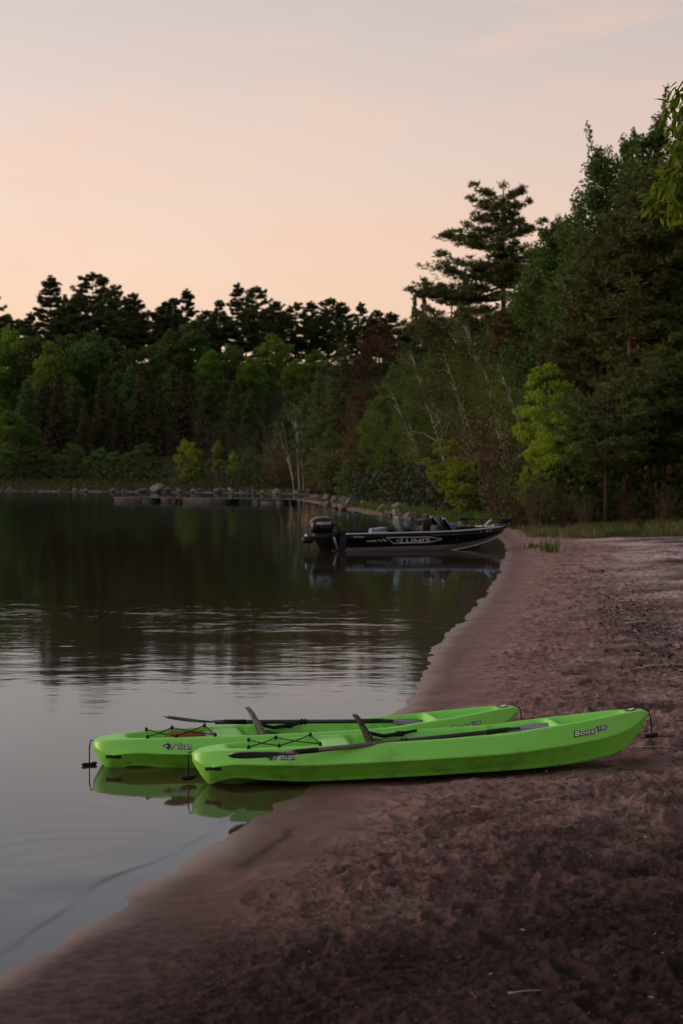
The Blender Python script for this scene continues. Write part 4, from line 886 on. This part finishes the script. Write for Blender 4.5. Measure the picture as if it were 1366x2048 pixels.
for s in (-1, 1):
    MB().tube(P3(yb - .03, zg + .012, s), .02, 6).build('gunwale', ALU if s < 0 else BPL, boat, True)
    k = (u > .52) & (u < .975); MB().tube(P3(yc + .004, zc, s)[k], .016, 5).build('strake', ALU, boat, True)
# cockpit floor, side liner and casting decks
ins = MB()
k = u <= .63; a = P3(np.maximum(yb - .08, 0), zg, -1)[k]; b_ = P3(np.maximum(yb - .1, 0), zg * 0 + .16, -1)[k]; c_ = b_ * [1, -1, 1]; d_ = a * [1, -1, 1]
v, f = loft([a, b_, c_, d_]); ins.add(v, f); k = u >= .60; a = P3(np.maximum(yb - .05, 0), zg - .045, -1)[k]; v, f = loft([a, a * [1, -1, 1]]); ins.add(v, f)
ins.box((.28, 0, .36), (.5, 1.6, .1)); ins.box((.63 * LB, 0, .3), (.05, 1.75, .34)); ins.build('liner', CARP, boat)
def bx(name, c, s, m, rot=None, parent=boat, bev=.02):
    o = MB().box((0, 0, 0), s).build(name, m, parent); o.location = c
    if rot: o.rotation_euler = rot
    if bev: md = o.modifiers.new('bevel', 'BEVEL'); md.width = min(bev, min(s) * .45); md.segments = 2
    return o
def seat(x, y, mback, folded, z=.42):
    o = bx('seat', (x, y, z), (.42, .44, .1), mback, bev=.04)
    if folded: b = bx('seat_back', (.0, 0, .085), (.40, .40, .07), mback, (0, R(-6), 0), o, .03)
    else: b = bx('seat_back', (-.08, 0, .26), (.10, .40, .46), mback, (0, R(-14), 0), o, .05)
    MB().tube([[0, 0, -.05], [0, 0, -.25]], .04, 8).build('pedestal', ALU, o)
seat(1.25, .1, mat('blue_grey_vinyl', (.17, .20, .27), .5, .4), True, .47); seat(1.80, -.2, TEALV, False)
con = bx('console', (2.72, .45, .52), (.34, .62, .52), BPL, (0, R(6), 0), bev=.05)
bx('gauge_panel', (-.19, 0, .16), (.03, .5, .16), BPL, (0, R(-20), 0), con)
a = np.linspace(0, 2 * np.pi, 17); MB().tube(np.stack([np.full(17, -.27) + .05 * np.sin(a), .16 * np.cos(a), .1 + .15 * np.sin(a)], 1), .016, 6).build('steering_wheel', BPL, con, True)
con2 = bx('console', (2.74, -.50, .46), (.30, .50, .36), BPL, (0, R(6), 0), bev=.05)
def pane(y0, y1, par, loc):
    o = MB().box((0, 0, 0), (.012, y1 - y0, .50)).build('windshield', SMOKE, boat); o.location = loc; o.rotation_euler = (0, R(-36), 0)
    for s in (-1, 1): bx('windshield_frame', (0, s * (y1 - y0) / 2, 0), (.025, .025, .52), VINYL, None, o, 0)
    bx('windshield_frame', (0, 0, .25), (.03, y1 - y0, .03), BPL, None, o, 0)
pane(.1, .8, con, (2.98, .45, .70)); pane(-.8, -.2, con2, (2.95, -.5, .66))
bx('cooler', (3.28, .1, .54), (.34, .4, .24), mat('blue_plastic_cooler', (.05, .10, .26), .5, .4), bev=.03); 
for (x, y, h, t) in ((.72, -.88, .24, .2), (.78, .86, .26, -.1), (1.62, .88, .24, .1), (3.42, -.78, .22, 0), (3.62, -.70, .17, .25), (4.08, -.5, .26, -.25), (3.5, .75, .25, .1)):
    r_ = MB(); z0 = .48 + .05 * (x > 3); r_.tube([[0, 0, 0], [t * h * .5, 0, h * .6], [t * h, 0, h]], [.016, .016, .012], 6); r_.tube([[t * h - .04, 0, h * .9], [t * h + .05, 0, h * 1.02]], .02, 6); r_.tube([[0, 0, .0], [0, 0, .03]], .04, 8)
    o = r_.build('rod_holder', BPL, boat, True); o.location = (x, y, z0)
tm = MB(); tm.tube([[3.70, -.05, .78], [4.5, -.05, .755], [4.95, -.02, .74]], .018, 8); tmo = tm.build('trolling_motor', BPL, boat, True)
bx('motor_head', (3.66, -.05, .785), (.26, .13, .10), BPL, (0, R(2), 0), tmo, .03)
t2 = MB(); t2.tube([[4.82, -.02, .70], [4.87, -.02, .73], [5.02, -.02, .73], [5.08, -.02, .70]], [.06, .085, .085, .05], 12); t2.build('motor_pod', BPL, tmo, True)
t2 = MB()
for s in (-1, 1): t2.box((5.11, -.02 + .0, .71 + s * .07), (.02, .10, .15), Matrix.Rotation(s * .3, 3, 'X'))
t2.tube([[5.05, -.02, .71], [5.15, -.02, .71]], .03, 8); t2.build('propeller', BPL, tmo)
bx('mount_arm', (4.38, -.05, .655), (.34, .07, .035), ALU, (0, R(-38), 0), tmo, .01); bx('mount_plate', (4.32, -.05, .575), (.5, .2, .03), WHITE, None, tmo, .01)
t2 = MB(); t2.tube([[4.0, .02, .73], [4.35, .02, .68], [4.85, .02, .66]], .012, 6); t2.build('support_rod', BPL, tmo, True)
bx('anchor_plate', (4.68, .05, .60), (.16, .16, .05), VINYL, None, boat, .01)
# outboard
def superloft(secs, n=20, p=3.0):
    rows = []
    for (z, x0, x1, hy) in secs:
        a = np.linspace(0, 2 * np.pi, n + 1); cx = (x0 + x1) / 2; hx = (x1 - x0) / 2
        rows.append(np.stack([cx + hx * np.sign(np.cos(a)) * abs(np.cos(a))**(2 / p), hy * np.sign(np.sin(a)) * abs(np.sin(a))**(2 / p), np.full(n + 1, z)], 1))
    v, f = loft(rows); m = MB(); m.add(v, f); N_ = n + 1; m.poly.append([len(v) - N_ + q for q in range(n)]); m.poly.append([q for q in range(n)][::-1]); return m
om = superloft([(.50, -.66, -.10, .20), (.56, -.70, -.08, .225), (.70, -.71, -.06, .235), (.80, -.68, -.07, .23), (.87, -.62, -.10, .21), (.905, -.54, -.16, .17), (.918, -.46, -.24, .10)]).build('outboard_motor', BPLG, boat, True)
superloft([(-.35, -.36, -.18, .05), (-.05, -.42, -.14, .07), (.15, -.50, -.12, .11), (.34, -.60, -.10, .16), (.50, -.655, -.105, .195)]).build('midsection', BPL, om, True)
superloft([(-.50, -.60, -.12, .03), (-.42, -.66, -.06, .06), (-.35, -.60, -.10, .05)]).build('gearcase', BPL, om, True)
bx('mount_bracket', (-.06, 0, .30), (.20, .36, .5), BPL, (0, R(-8), 0), om, .03); bx('tilt_tube', (-.06, -.2, .22), (.05, .06, .34), ALU, (0, R(-18), 0), om, .01)
m_ = MB(); m_.tube([[-.10, -.12, .72], [.03, -.14, .66], [.10, -.15, .52], [.06, -.12, .40]], .022, 6); m_.tube([[-.10, .05, .74], [.06, .05, .70], [.14, .05, .55]], .03, 6); m_.build('control_cables', BPL, om, True)
mh = superloft([(.23, -.90, -.66, .09), (.28, -.94, -.62, .12), (.36, -.93, -.62, .11), (.41, -.86, -.66, .07)]).build('side_housing', BPL, om, True)
m_ = MB(); m_.tube([[-.80, 0, .40], [-.81, 0, .47]], [.05, .03], 8); m_.build('cap', ALU, om, True)
def flat_sign(name, v2, f, fn, m, parent):
    p = np.array([fn(a, b) for a, b in v2]); return MB().add(p, None, f).build(name, m, parent)
v2, f = text2d('MERCURY', .095, .002, 1.35, .15); wv = v2[:, 0].max()
flat_sign('lettering', v2, f, lambda a, b: (-.60 + a * (.42 / wv), -.243 + .010 * abs((a / wv) - .5) * 2, .725 + b), WHITE, om)
bx('red_line', (-.36, -.236, .655), (.36, .008, .012), mat('dark_red_line', (.12, .012, .015), .4, .4), None, om, 0)
# hull lettering and badge, on the near side
def hull_pt(x, z, off=.006):
    """point of the painted side at length x and height z"""
    q = x / LB; a, b = np.interp(q, u, yl), np.interp(q, u, yb); c, d = np.interp(q, u, zl), np.interp(q, u, zg); ym = (a + b) / 2 + .012; zm = (c + d) / 2 + .02
    y = np.interp(z, [c, zm, zm + .01, d], [a, ym, ym + .015, b]); return (x, -y - off, z)
v2, f = text2d('LUND', .15, .004, 1.55, 0, 1.05); wv = v2[:, 0].max()
flat_sign('lettering', v2, f, lambda a, b: hull_pt(1.50 + a * .80 / wv, .215 + b), SILV, boat)
def strip(pts, wd, m, name='badge_line', y_off=.008):
    mb_ = MB()
    for (x0, z0), (x1, z1) in zip(pts[:-1], pts[1:]):
        n = 8; t = np.linspace(0, 1, n); d = np.array([x1 - x0, z1 - z0]); d /= np.linalg.norm(d); nn = np.array([-d[1], d[0]]) * wd / 2
        A_ = [hull_pt(x0 + (x1 - x0) * q + nn[0], z0 + (z1 - z0) * q + nn[1], y_off) for q in t]; B_ = [hull_pt(x0 + (x1 - x0) * q - nn[0], z0 + (z1 - z0) * q - nn[1], y_off) for q in t]
        v, f = loft([np.array(A_), np.array(B_)]); mb_.add(v, f)
    mb_.build(name, m, boat)
strip([(1.08, .37), (2.3, .36), (2.68, .29), (2.3, .215), (1.30, .21)], .018, SILV); strip([(1.30, .21), (1.08, .37)], .014, SILV)
strip([(1.36, .285), (1.55, .34), (1.50, .285), (1.55, .225), (1.36, .285)], .012, SILV); strip([(2.26, .345), (2.33, .285), (2.26, .225)], .012, SILV)
for q in range(3): strip([(.98 - q * .12, .335 - q * .012), (1.10 - q * .13, .27)], .03 - q * .005, SILV)
strip([(.55, .285), (.80, .285)], .022, SILV)
v2, f = text2d('1675 Impact', .055, .001, 1.2, .2); flat_sign('lettering', v2, f, lambda a, b: hull_pt(.18 + a * .9, .385 + b), SILV, boat)
v2, f = text2d('4867  DB', .062, .002, 1.25); flat_sign('lettering', v2, f, lambda a, b: hull_pt(4.06 + a * .8, .445 + b, .012), SILV, boat)
strip([(3.86, .47), (3.93, .47)], .06, TEAL, 'sticker', .012); strip([(2.4, .40), (3.4, .405), (4.3, .44), (4.75, .47)], .008, GREYP, 'pin_stripe')
tr_ = at(663, 1103.5, 0); bo_ = Vector((ray_x(1023, 46.2), 46.2, 0))
boat.location = (tr_.x + .10, tr_.y + .75, -.02); boat.rotation_euler = (0, R(-.6), math.atan2(bo_.y - tr_.y, bo_.x - tr_.x))
# ------------------------------------------------------------------ kayaks
def kayak_green():
    m = mat('green_moulded_plastic', (.185, .62, .055), .44, .75, noise=(3.0, .2, (.15, .52, .045)), bump=(55, .06, .002)); t = m.node_tree; b = t.nodes['Principled BSDF']; src = b.inputs['Base Color'].links[0].from_socket
    tcn = N(t, 'ShaderNodeTexCoord'); sp = N(t, 'ShaderNodeSeparateXYZ'); t.links.new(tcn.outputs['Object'], sp.inputs[0])
    n1 = N(t, 'ShaderNodeTexNoise'); n1.inputs['Scale'].default_value = 5; n1.inputs['Detail'].default_value = 7; n1.inputs['Roughness'].default_value = .7; t.links.new(tcn.outputs['Object'], n1.inputs['Vector'])
    lowz = N(t, 'ShaderNodeMapRange'); t.links.new(sp.outputs['Z'], lowz.inputs[0]); lowz.inputs[1].default_value = .02; lowz.inputs[2].default_value = .30; lowz.inputs[3].default_value = .16; lowz.inputs[4].default_value = -.02
    ad = N(t, 'ShaderNodeMath', operation='ADD'); t.links.new(n1.outputs['Fac'], ad.inputs[0]); t.links.new(lowz.outputs[0], ad.inputs[1])
    mr_ = N(t, 'ShaderNodeMapRange'); t.links.new(ad.outputs[0], mr_.inputs[0]); mr_.inputs[1].default_value = .62; mr_.inputs[2].default_value = .80; mr_.inputs[4].default_value = .5
    mxm = N(t, 'ShaderNodeMix', data_type='RGBA'); t.links.new(mr_.outputs[0], mxm.inputs['Factor']); t.links.new(src, mxm.inputs['A']); mxm.inputs['B'].default_value = (.09, .085, .035, 1)
    # thin pale scratches running lengthwise
    mp_ = N(t, 'ShaderNodeMapping'); mp_.inputs['Scale'].default_value = (2.5, 40, 70); t.links.new(tcn.outputs['Object'], mp_.inputs[0]); n2 = N(t, 'ShaderNodeTexNoise'); n2.inputs['Scale'].default_value = 1; n2.inputs['Detail'].default_value = 3; t.links.new(mp_.outputs[0], n2.inputs['Vector'])
    mr3 = N(t, 'ShaderNodeMapRange'); t.links.new(n2.outputs['Fac'], mr3.inputs[0]); mr3.inputs[1].default_value = .64; mr3.inputs[2].default_value = .72; mr3.inputs[4].default_value = .4
    mx2 = N(t, 'ShaderNodeMix', data_type='RGBA'); t.links.new(mr3.outputs[0], mx2.inputs['Factor']); t.links.new(mxm.outputs['Result'], mx2.inputs['A']); mx2.inputs['B'].default_value = (.30, .55, .20, 1); t.links.new(mx2.outputs['Result'], b.inputs['Base Color']); return m
KG = kayak_green()
CORD = mat('black_cord', (.012, .012, .012), .8, .2); WEB = mat('black_webbing', (.015, .015, .017), .75, .2)
KL = 3.05
ku = np.concatenate([np.linspace(0, .06, 16), np.linspace(.06, .94, 130)[1:], np.linspace(.94, 1, 18)[1:]])
def k_w(q): return crm([0, .008, .02, .05, .10, .18, .32, .48, .65, .8, .9, .955, .985, 1], [.035, .085, .125, .175, .225, .275, .335, .355, .335, .262, .175, .110, .058, .02], q)
def k_g(q): return crm([0, .02, .06, .2, .45, .66, .74, .85, .95, .985, 1], [.205, .222, .232, .238, .242, .25, .270, .298, .325, .328, .31], q)
def k_k(q): return crm([0, .008, .02, .036, .052, .09, .16, .25, .7, .82, .90, .935, .96, .985, 1], [.155, .11, .05, .0, .022, .042, .018, 0, 0, .012, .04, .075, .13, .22, .285], q)
SEC = np.array([(0, 0), (.30, .004), (.60, .02), (.74, .05), (.74, .10), (.785, .17), (.875, .34), (.972, .50), (.995, .525), (1.0, .55), (.98, .585), (.925, .70), (.845, .87), (.82, .93), (.80, .975), (.775, .995)])
def k_side(q, b):
    """(half-width, height) of the outer skin at station q, height fraction b"""
    a = np.interp(b, SEC[:, 1], SEC[:, 0]); return a * k_w(q), k_k(q) + b * (k_g(q) - k_k(q))
def deck_drop(q, y):
    wv = k_w(q) * .775; y = abs(y)
    def rect(u0, u1, su, hw, sy): return sstep(u0 - su, u0 + su, q) * (1 - sstep(u1 - su, u1 + su, q)) * (1 - sstep(hw - sy, hw + sy, y))
    d = .105 * rect(.085, .275, .014, wv - .045 - .02 * sstep(.14, .07, q), .018)
    seatw = .155 * rect(.345, .635, .012, wv - .035, .018); footw = .165 * rect(.60, .775, .010, wv - .040, .018)
    d = np.maximum(d, np.maximum(seatw, footw))
    d = np.maximum(d, .065 * rect(.80, .945, .014, wv - .035, .016))
    d = np.maximum(d, .02 * rect(.25, .36, .01, wv - .04, .02))
    # moulded blocks: thigh/seat sides and foot steps
    d = d - .075 * rect(.355, .43, .008, 9, .02) * sstep(wv - .15, wv - .12, y) * (d > .05)
    d = d - .055 * rect(.49, .60, .006, 9, .02) * sstep(wv - .12, wv - .09, y) * (d > .05)
    for c in (.625, .655, .685, .715, .745): d = d - .06 * rect(c - .006, c + .006, .005, 9, .02) * sstep(wv - .17, wv - .13, y) * (d > .05)
    d = d - .07 * (1 - sstep(.03, .06, y)) * sstep(.64, .66, q) * (1 - sstep(.76, .78, q))
    return np.maximum(d, 0)
def kayak_mesh():
    rows = []; nd = 45
    for q in ku:
        wv, g, k = float(k_w(q)), float(k_g(q)), float(k_k(q)); X = (q - .5) * KL
        o_ = np.array([[X, a * wv, k + b * (g - k)] for a, b in SEC]); L_ = o_ * [1, -1, 1]
        y = np.linspace(.775, -.775, nd)[1:-1] * wv; z = g - deck_drop(np.full_like(y, q), y) + .006 * (1 - (y / (wv * .775))**2); z = np.maximum(z, k + .03 * min(1, (g - k) / .1))
        dk = np.stack([np.full_like(y, X), y, z], 1)
        rows.append(np.concatenate([L_[::-1], o_[1:], dk, L_[-1:]]))
    v, f = loft(rows); m = MB(); m.add(v, f[:, ::-1]); n = len(rows[0]); m.poly.append(list(range(n - 1))); m.poly.append([len(v) - n + q for q in range(n - 1)][::-1]); return m.mesh('hull', KG, True)
KM = kayak_mesh()
def camo(name, c1, c2, c3):
    m = mat(name, c1, .85, .15); t = m.node_tree; b = t.nodes['Principled BSDF']; tcn = N(t, 'ShaderNodeTexCoord'); n = N(t, 'ShaderNodeTexNoise'); n.inputs['Scale'].default_value = 24; n.inputs['Detail'].default_value = 3; n.inputs['Distortion'].default_value = 1.5
    mp_ = N(t, 'ShaderNodeMapping'); mp_.inputs['Scale'].default_value = (1, 1, .5); t.links.new(tcn.outputs['Object'], mp_.inputs[0]); t.links.new(mp_.outputs[0], n.inputs['Vector'])
    r_ = N(t, 'ShaderNodeValToRGB'); r_.color_ramp.interpolation = 'CONSTANT'; r_.color_ramp.elements[0].color = (*c1, 1); r_.color_ramp.elements[1].color = (*c2, 1); r_.color_ramp.elements[1].position = .47; e = r_.color_ramp.elements.new(.56); e.color = (*c3, 1)
    t.links.new(n.outputs['Fac'], r_.inputs[0]); t.links.new(r_.outputs[0], b.inputs['Base Color']); return m
CAMO = camo('tan_reed_camouflage_cloth', (.15, .14, .13), (.045, .040, .037), (.20, .19, .175)); CAMOD = camo('dark_camouflage_cloth', (.045, .04, .032), (.02, .018, .015), (.11, .095, .075))
def side_map(root, name, v2, f, q0, b0, m, off, sx=1.0):
    """lay flat lettering on the near upper side of the hull"""
    pts = []
    for a, b in v2:
        q = q0 + a * sx / KL; g, k = float(k_g(q)), float(k_k(q)); h = b0 + b / max(.05, (g - k)) * .93; yv, z = k_side(q, h); pts.append(((q - .5) * KL, -yv - off, z + off * .5))
    return MB().add(np.array(pts), None, f).build(name, m, root)
def slot(root, q0, q1, b0, b1):
    def pt(q, z, off): k_, g_ = float(k_k(q)), float(k_g(q)); yv, z2 = k_side(q, (z - k_) / (g_ - k_)); return ((q - .5) * KL, -yv - off, z)
    rows = [np.array([pt(q, b, .003) for q in np.linspace(q0, q1, 8)]) for b in np.linspace(b0, b1, 4)]; v, f = loft(rows); MB().add(v, f).build('recess_label', mat('dark_label', (.03, .022, .018), .6, .3), root)
    p = [pt(q0, b0, .004), pt(q1, b0, .004), pt(q1, b1, .004), pt(q0, b1, .004), pt(q0, b0, .004)]; MB().tube(np.array(p), .003, 5).build('label_rim', BPL, root)
def make_kayak(name, loc, rz, pitch, label, camo_m, roll=0.0):
    root = empty(name, loc); root.rotation_euler = (roll, -pitch, rz); tag(root, label, 'kayak', 'green kayaks pulled up on the beach')
    link('hull', KM, root)
    X = lambda q: (q - .5) * KL
    # lettering
    for s_, sz, q0, xs in (('Boost', .046, .815, 1.45), ('100', .028, .872, 1.35)):
        b0 = .70 if s_ == 'Boost' else .735
        v2, f = text2d(s_, sz, .0060, xs, .12, 1.06); side_map(root, 'lettering_outline', v2, f, q0, b0, NAVY, .003)
        v2b, f2 = text2d(s_, sz, .0005, xs, .12, 1.06); v2b[:, 0] += .5 * (v2[:, 0].max() - v2b[:, 0].max()); side_map(root, 'lettering', v2b, f2, q0, b0, WHITE, .0055)
    v2, f = text2d('Pelican', .052, .0045, .86, .12, 1.06); side_map(root, 'lettering_outline', v2, f, .168, .70, NAVY, .003)
    v2b, f2 = text2d('Pelican', .052, .0, .86, .12, 1.06); v2b[:, 0] += .5 * (v2[:, 0].max() - v2b[:, 0].max()); side_map(root, 'lettering', v2b, f2, .168, .70, WHITE, .0055)
    bird = np.array([(-.055, .022), (-.03, .034), (-.012, .044), (.004, .03), (.0, .006), (-.016, -.004), (-.026, .012)]); side_map(root, 'bird_emblem', bird, [[0, 1, 6], [1, 2, 6], [2, 3, 6], [3, 4, 6], [4, 5, 6]], .166, .68, NAVY, .004)
    bw = np.array([(-.04, .02), (-.022, .026), (-.02, .016)]); side_map(root, 'bird_emblem', bw, [[0, 1, 2]], .166, .68, WHITE, .006)
    slot(root, .026, .058, .108, .128)
    bq = .957; bz = float(k_g(bq)) + .010; e_ = MB(); e_.add([[X(.948), -.045, bz - .004], [X(.962), -.055, bz - .004], [X(.976), -.02, bz + .004], [X(.976), .02, bz + .004], [X(.962), .055, bz - .004], [X(.948), .045, bz - .004]]); e_.poly.append([0, 1, 2, 3, 4, 5]); em = e_.build('bow_badge', NAVY, root)
    e_ = MB(); e_.add([[X(.953), -.035, bz], [X(.962), -.042, bz], [X(.971), -.015, bz + .006], [X(.971), .015, bz + .006], [X(.962), .02, bz]]); e_.poly.append([0, 1, 2, 3, 4]); e_.build('badge_mark', SILV, em)
    # carry toggles at both ends
    for q, s, zz in ((0.0, -1, .19), (1.0, 1, .295)):
        hx = X(q) + s * .004; r_ = MB(); r_.tube([[hx - s * .03, 0, zz + .02], [hx + s * .012, 0, zz + .022], [hx + s * .022, 0, zz - .02], [hx + s * .024, -.005, zz - .13]], .0045, 6); h_ = r_.build('handle_rope', CORD, root, True)
        t_ = MB(); a = np.linspace(-1, 1, 9); t_.tube(np.stack([hx + s * .024 + .052 * a, np.full(9, -.005) + .02 * a, np.full(9, zz - .145) + .010 * a * a], 1), .016 * np.sqrt(np.clip(1.05 - a**4, .15, 1)), 8); t_.build('toggle', BPL, h_, True)
    # shock cord laced over the stern well
    F = [(.125, 1), (.185, 1), (.262, 1)]; Nn = [(.118, -1), (.182, -1), (.268, -1)]
    def rim(q, s): return np.array([X(q), s * (k_w(q) * .775 - .02), float(k_g(q)) + .012])
    bc = MB()
    for path in ((F[0], Nn[1], F[2], Nn[2]), (Nn[0], F[1], Nn[2])):
        p = [rim(*q) for q in path]
        for a, b in zip(p[:-1], p[1:]): bc.tube(np.array([a, (a + b) / 2 + [0, 0, -.006], b]), .0042, 5)
    bco = bc.build('shock_cord', CORD, root, True)
    for q in F + Nn:
        c = rim(*q); MB().tube([c - [0, 0, .012], c + [0, 0, .004], c + [0, 0, .014]], [.011, .012, .005], 8).build('cord_hook', BPL, bco, True)
    # seat
    fz = float(k_g(.42)) - .14
    st = MB(); n = 11; t = np.linspace(-1, 1, n); rows = []
    for zf in np.linspace(0, 1, 9):
        rows.append(np.stack([X(.390) - .05 * zf - .055 * zf**2 + .018 * t**2 + .003 * np.sin(zf * 9 + t * 3), t * (.165 - .11 * zf**2.5), fz + .03 + .26 * zf + .0 * t], 1))
    v, f = loft(rows); st.add(v, f); v2_ = v + [-.024, 0, .004]; st.add(v2_, f[:, ::-1]); N1 = n
    ring = list(range(n)) + [n * r_ + n - 1 for r_ in range(1, 9)] + [n * 8 + q for q in range(n - 2, -1, -1)] + [n * r_ for r_ in range(7, 0, -1)]
    rv = np.concatenate([v[ring], v2_[ring]]); m_ = len(ring); st.add(rv, [[i, (i + 1) % m_, m_ + (i + 1) % m_, m_ + i] for i in range(m_)])
    so = st.build('seat_back', camo_m, root, True)
    cu_ = bx('seat_cushion', (X(.455), 0, fz + .025), (.30, .33, .05), CAMOD, None, root, .02)
    for s in (-1, 1):
        w1 = float(k_w(.46)) * .775 - .03; sp = MB(); p0 = np.array([X(.385), s * .17, fz + .15]); p1 = np.array([X(.462), s * w1, float(k_g(.46)) - .02]); p2 = np.array([X(.50), s * (w1 + .005), float(k_g(.5)) - .005])
        sp.tube(np.array([p0, (p0 + p1) / 2 - [0, 0, .02], p1, p2]), [.013, .013, .013, .008], 4); s_o = sp.build('strap', WEB, root); bx('buckle', tuple(p1), (.06, .02, .035), BPL, None, s_o, .006)
    return root
Y1 = math.atan2(.36, 3.04)
k1 = make_kayak('kayak', (.548, 11.25, .042), Y1, R(2.1), 'nearer green kayak with its stern toggle in the water and bow highest on sand', CAMOD, R(-1))
k2 = make_kayak('kayak', (-.215, 12.03, -.022), math.atan2(.60, 2.95), R(.7), 'farther green kayak reaching further out into the lake, behind the other', CAMO)

# ------------------------------------------------------------------ paddles
SH_BLK = mat('black_shaft', (.012, .013, .018), .35, .5); SH_GREY = mat('worn_grey_shaft', (.15, .125, .115), .5, .4, noise=(20, .6, (.05, .04, .036))); BLADE = mat('dark_blue_grey_blade', (.10, .10, .135), .4, .5, noise=(9, .6, (.16, .15, .18)), bump=(30, .1, .003)); BLADEK = mat('black_blade', (.013, .014, .02), .3, .5)
def blade(sgn, x0, curve, mb_, twist, ln=.46, wd=.15):
    n = 15; rows = []; th = .006
    for t in np.linspace(0, 1, n):
        wv = wd / 2 * crm([0, .12, .4, .75, .92, 1], [.16, .30, .78, 1.0, .78, .18], t); cols = []
        for a in np.linspace(-1, 1, 9): 
            y = a * wv; z = curve * t * t + .10 * (y * y) / .08 * .12 + (.007 * (1 - t) * (abs(a) < .2))
            c_, s_ = math.cos(twist * min(1, t * 3)), math.sin(twist * min(1, t * 3)); cols.append([x0 + sgn * ln * t, y * c_ - z * s_, y * s_ + z * c_])
        rows.append(np.array(cols))
    v, f = loft(rows); mb_.add(v, f); mb_.add(v - [0, math.sin(twist) * -th, math.cos(twist) * th], f[:, ::-1]); k = len(v); n9 = 9
    e = [q for q in range(9)] + [9 * i + 8 for i in range(1, n)] + [9 * (n - 1) + q for q in range(7, -1, -1)] + [9 * i for i in range(n - 2, 0, -1)]
    vv = np.concatenate([v[e], (v - [0, math.sin(twist) * -th, math.cos(twist) * th])[e]]); m_ = len(e); mb_.add(vv, [[i, (i + 1) % m_, m_ + (i + 1) % m_, m_ + i] for i in range(m_)])
def make_paddle(A_, B_, label, left_m, right_m, bl_m, c1, c2, tw1, tw2):
    A_ = Vector(A_); B_ = Vector(B_); d = B_ - A_; ln = d.length; root = empty('paddle', (A_ + B_) / 2); tag(root, label, 'paddle', 'kayak paddles')
    x = d.normalized(); z = Vector((0, 0, 1)); y = z.cross(x).normalized(); z = x.cross(y); root.rotation_euler = Matrix((x, y, z)).transposed().to_euler()
    h = ln / 2; s0 = -h + .42; s1 = h - .42
    MB().tube([[s0 - .1, 0, 0], [0, 0, 0]], .0155, 10).build('shaft', left_m, root, True); MB().tube([[0, 0, 0], [s1 + .1, 0, 0]], .0150, 10).build('shaft', right_m, root, True)
    for q in (-.014, .014): MB().tube([[q - .008, 0, 0], [q, 0, 0], [q + .008, 0, 0]], [.019, .024, .019], 10).build('collar', BPL, root, True)
    for s_, c, t_, x0 in ((-1, c1, tw1, s0), (1, c2, tw2, s1)):
        b_ = MB(); blade(s_, x0, c, b_, t_); bo = b_.build('blade', bl_m, root, True); MB().tube([[x0 - s_ * .12, 0, 0], [x0 + s_ * .02, 0, .002], [x0 + s_ * .12, 0, .004]], [.018, .017, .006], 8).build('socket', BPL, bo, True)
    return root
make_paddle(atd(470, 1519, 10.66), atd(1124, 1450, 11.36), 'paddle with grey worn shaft lying slantwise across the nearer kayak', SH_GREY, SH_BLK, BLADE, .03, -.02, -.42, .25)
pd2 = make_paddle(atd(338, 1446, 11.93), atd(868, 1443, 12.27), 'black paddle with upturned blade lying along the farther kayak', SH_BLK, SH_BLK, BLADEK, .045, -.03, -.25, .2)
v2, f = text2d('PELICAN', .022, .001, 1.6); v2[:, 0] -= v2[:, 0].mean()
# bag tucked under the cord of the farther kayak
bag = empty('dry_bag', (0, 0, 0)); tag(bag, 'small orange and blue bag tucked under the shock cord of the farther kayak', 'bag')
M2 = Matrix.LocRotScale(k2.location, k2.rotation_euler, None); bl = M2 @ Vector(((.212 - .5) * KL, .03, .175))
bag.location = bl; bag.rotation_euler = k2.rotation_euler
bx('bag_top', (0, 0, .035), (.25, .16, .045), mat('orange_nylon', (.22, .065, .02), .7, .2), None, bag, .018); bx('bag_body', (0, 0, -.005), (.27, .17, .05), mat('blue_nylon', (.03, .06, .12), .7, .2), None, bag, .02); bx('clear_pocket', (.16, 0, .02), (.07, .13, .07), mat('pale_plastic', (.40, .42, .45), .4, .5), None, bag, .02)
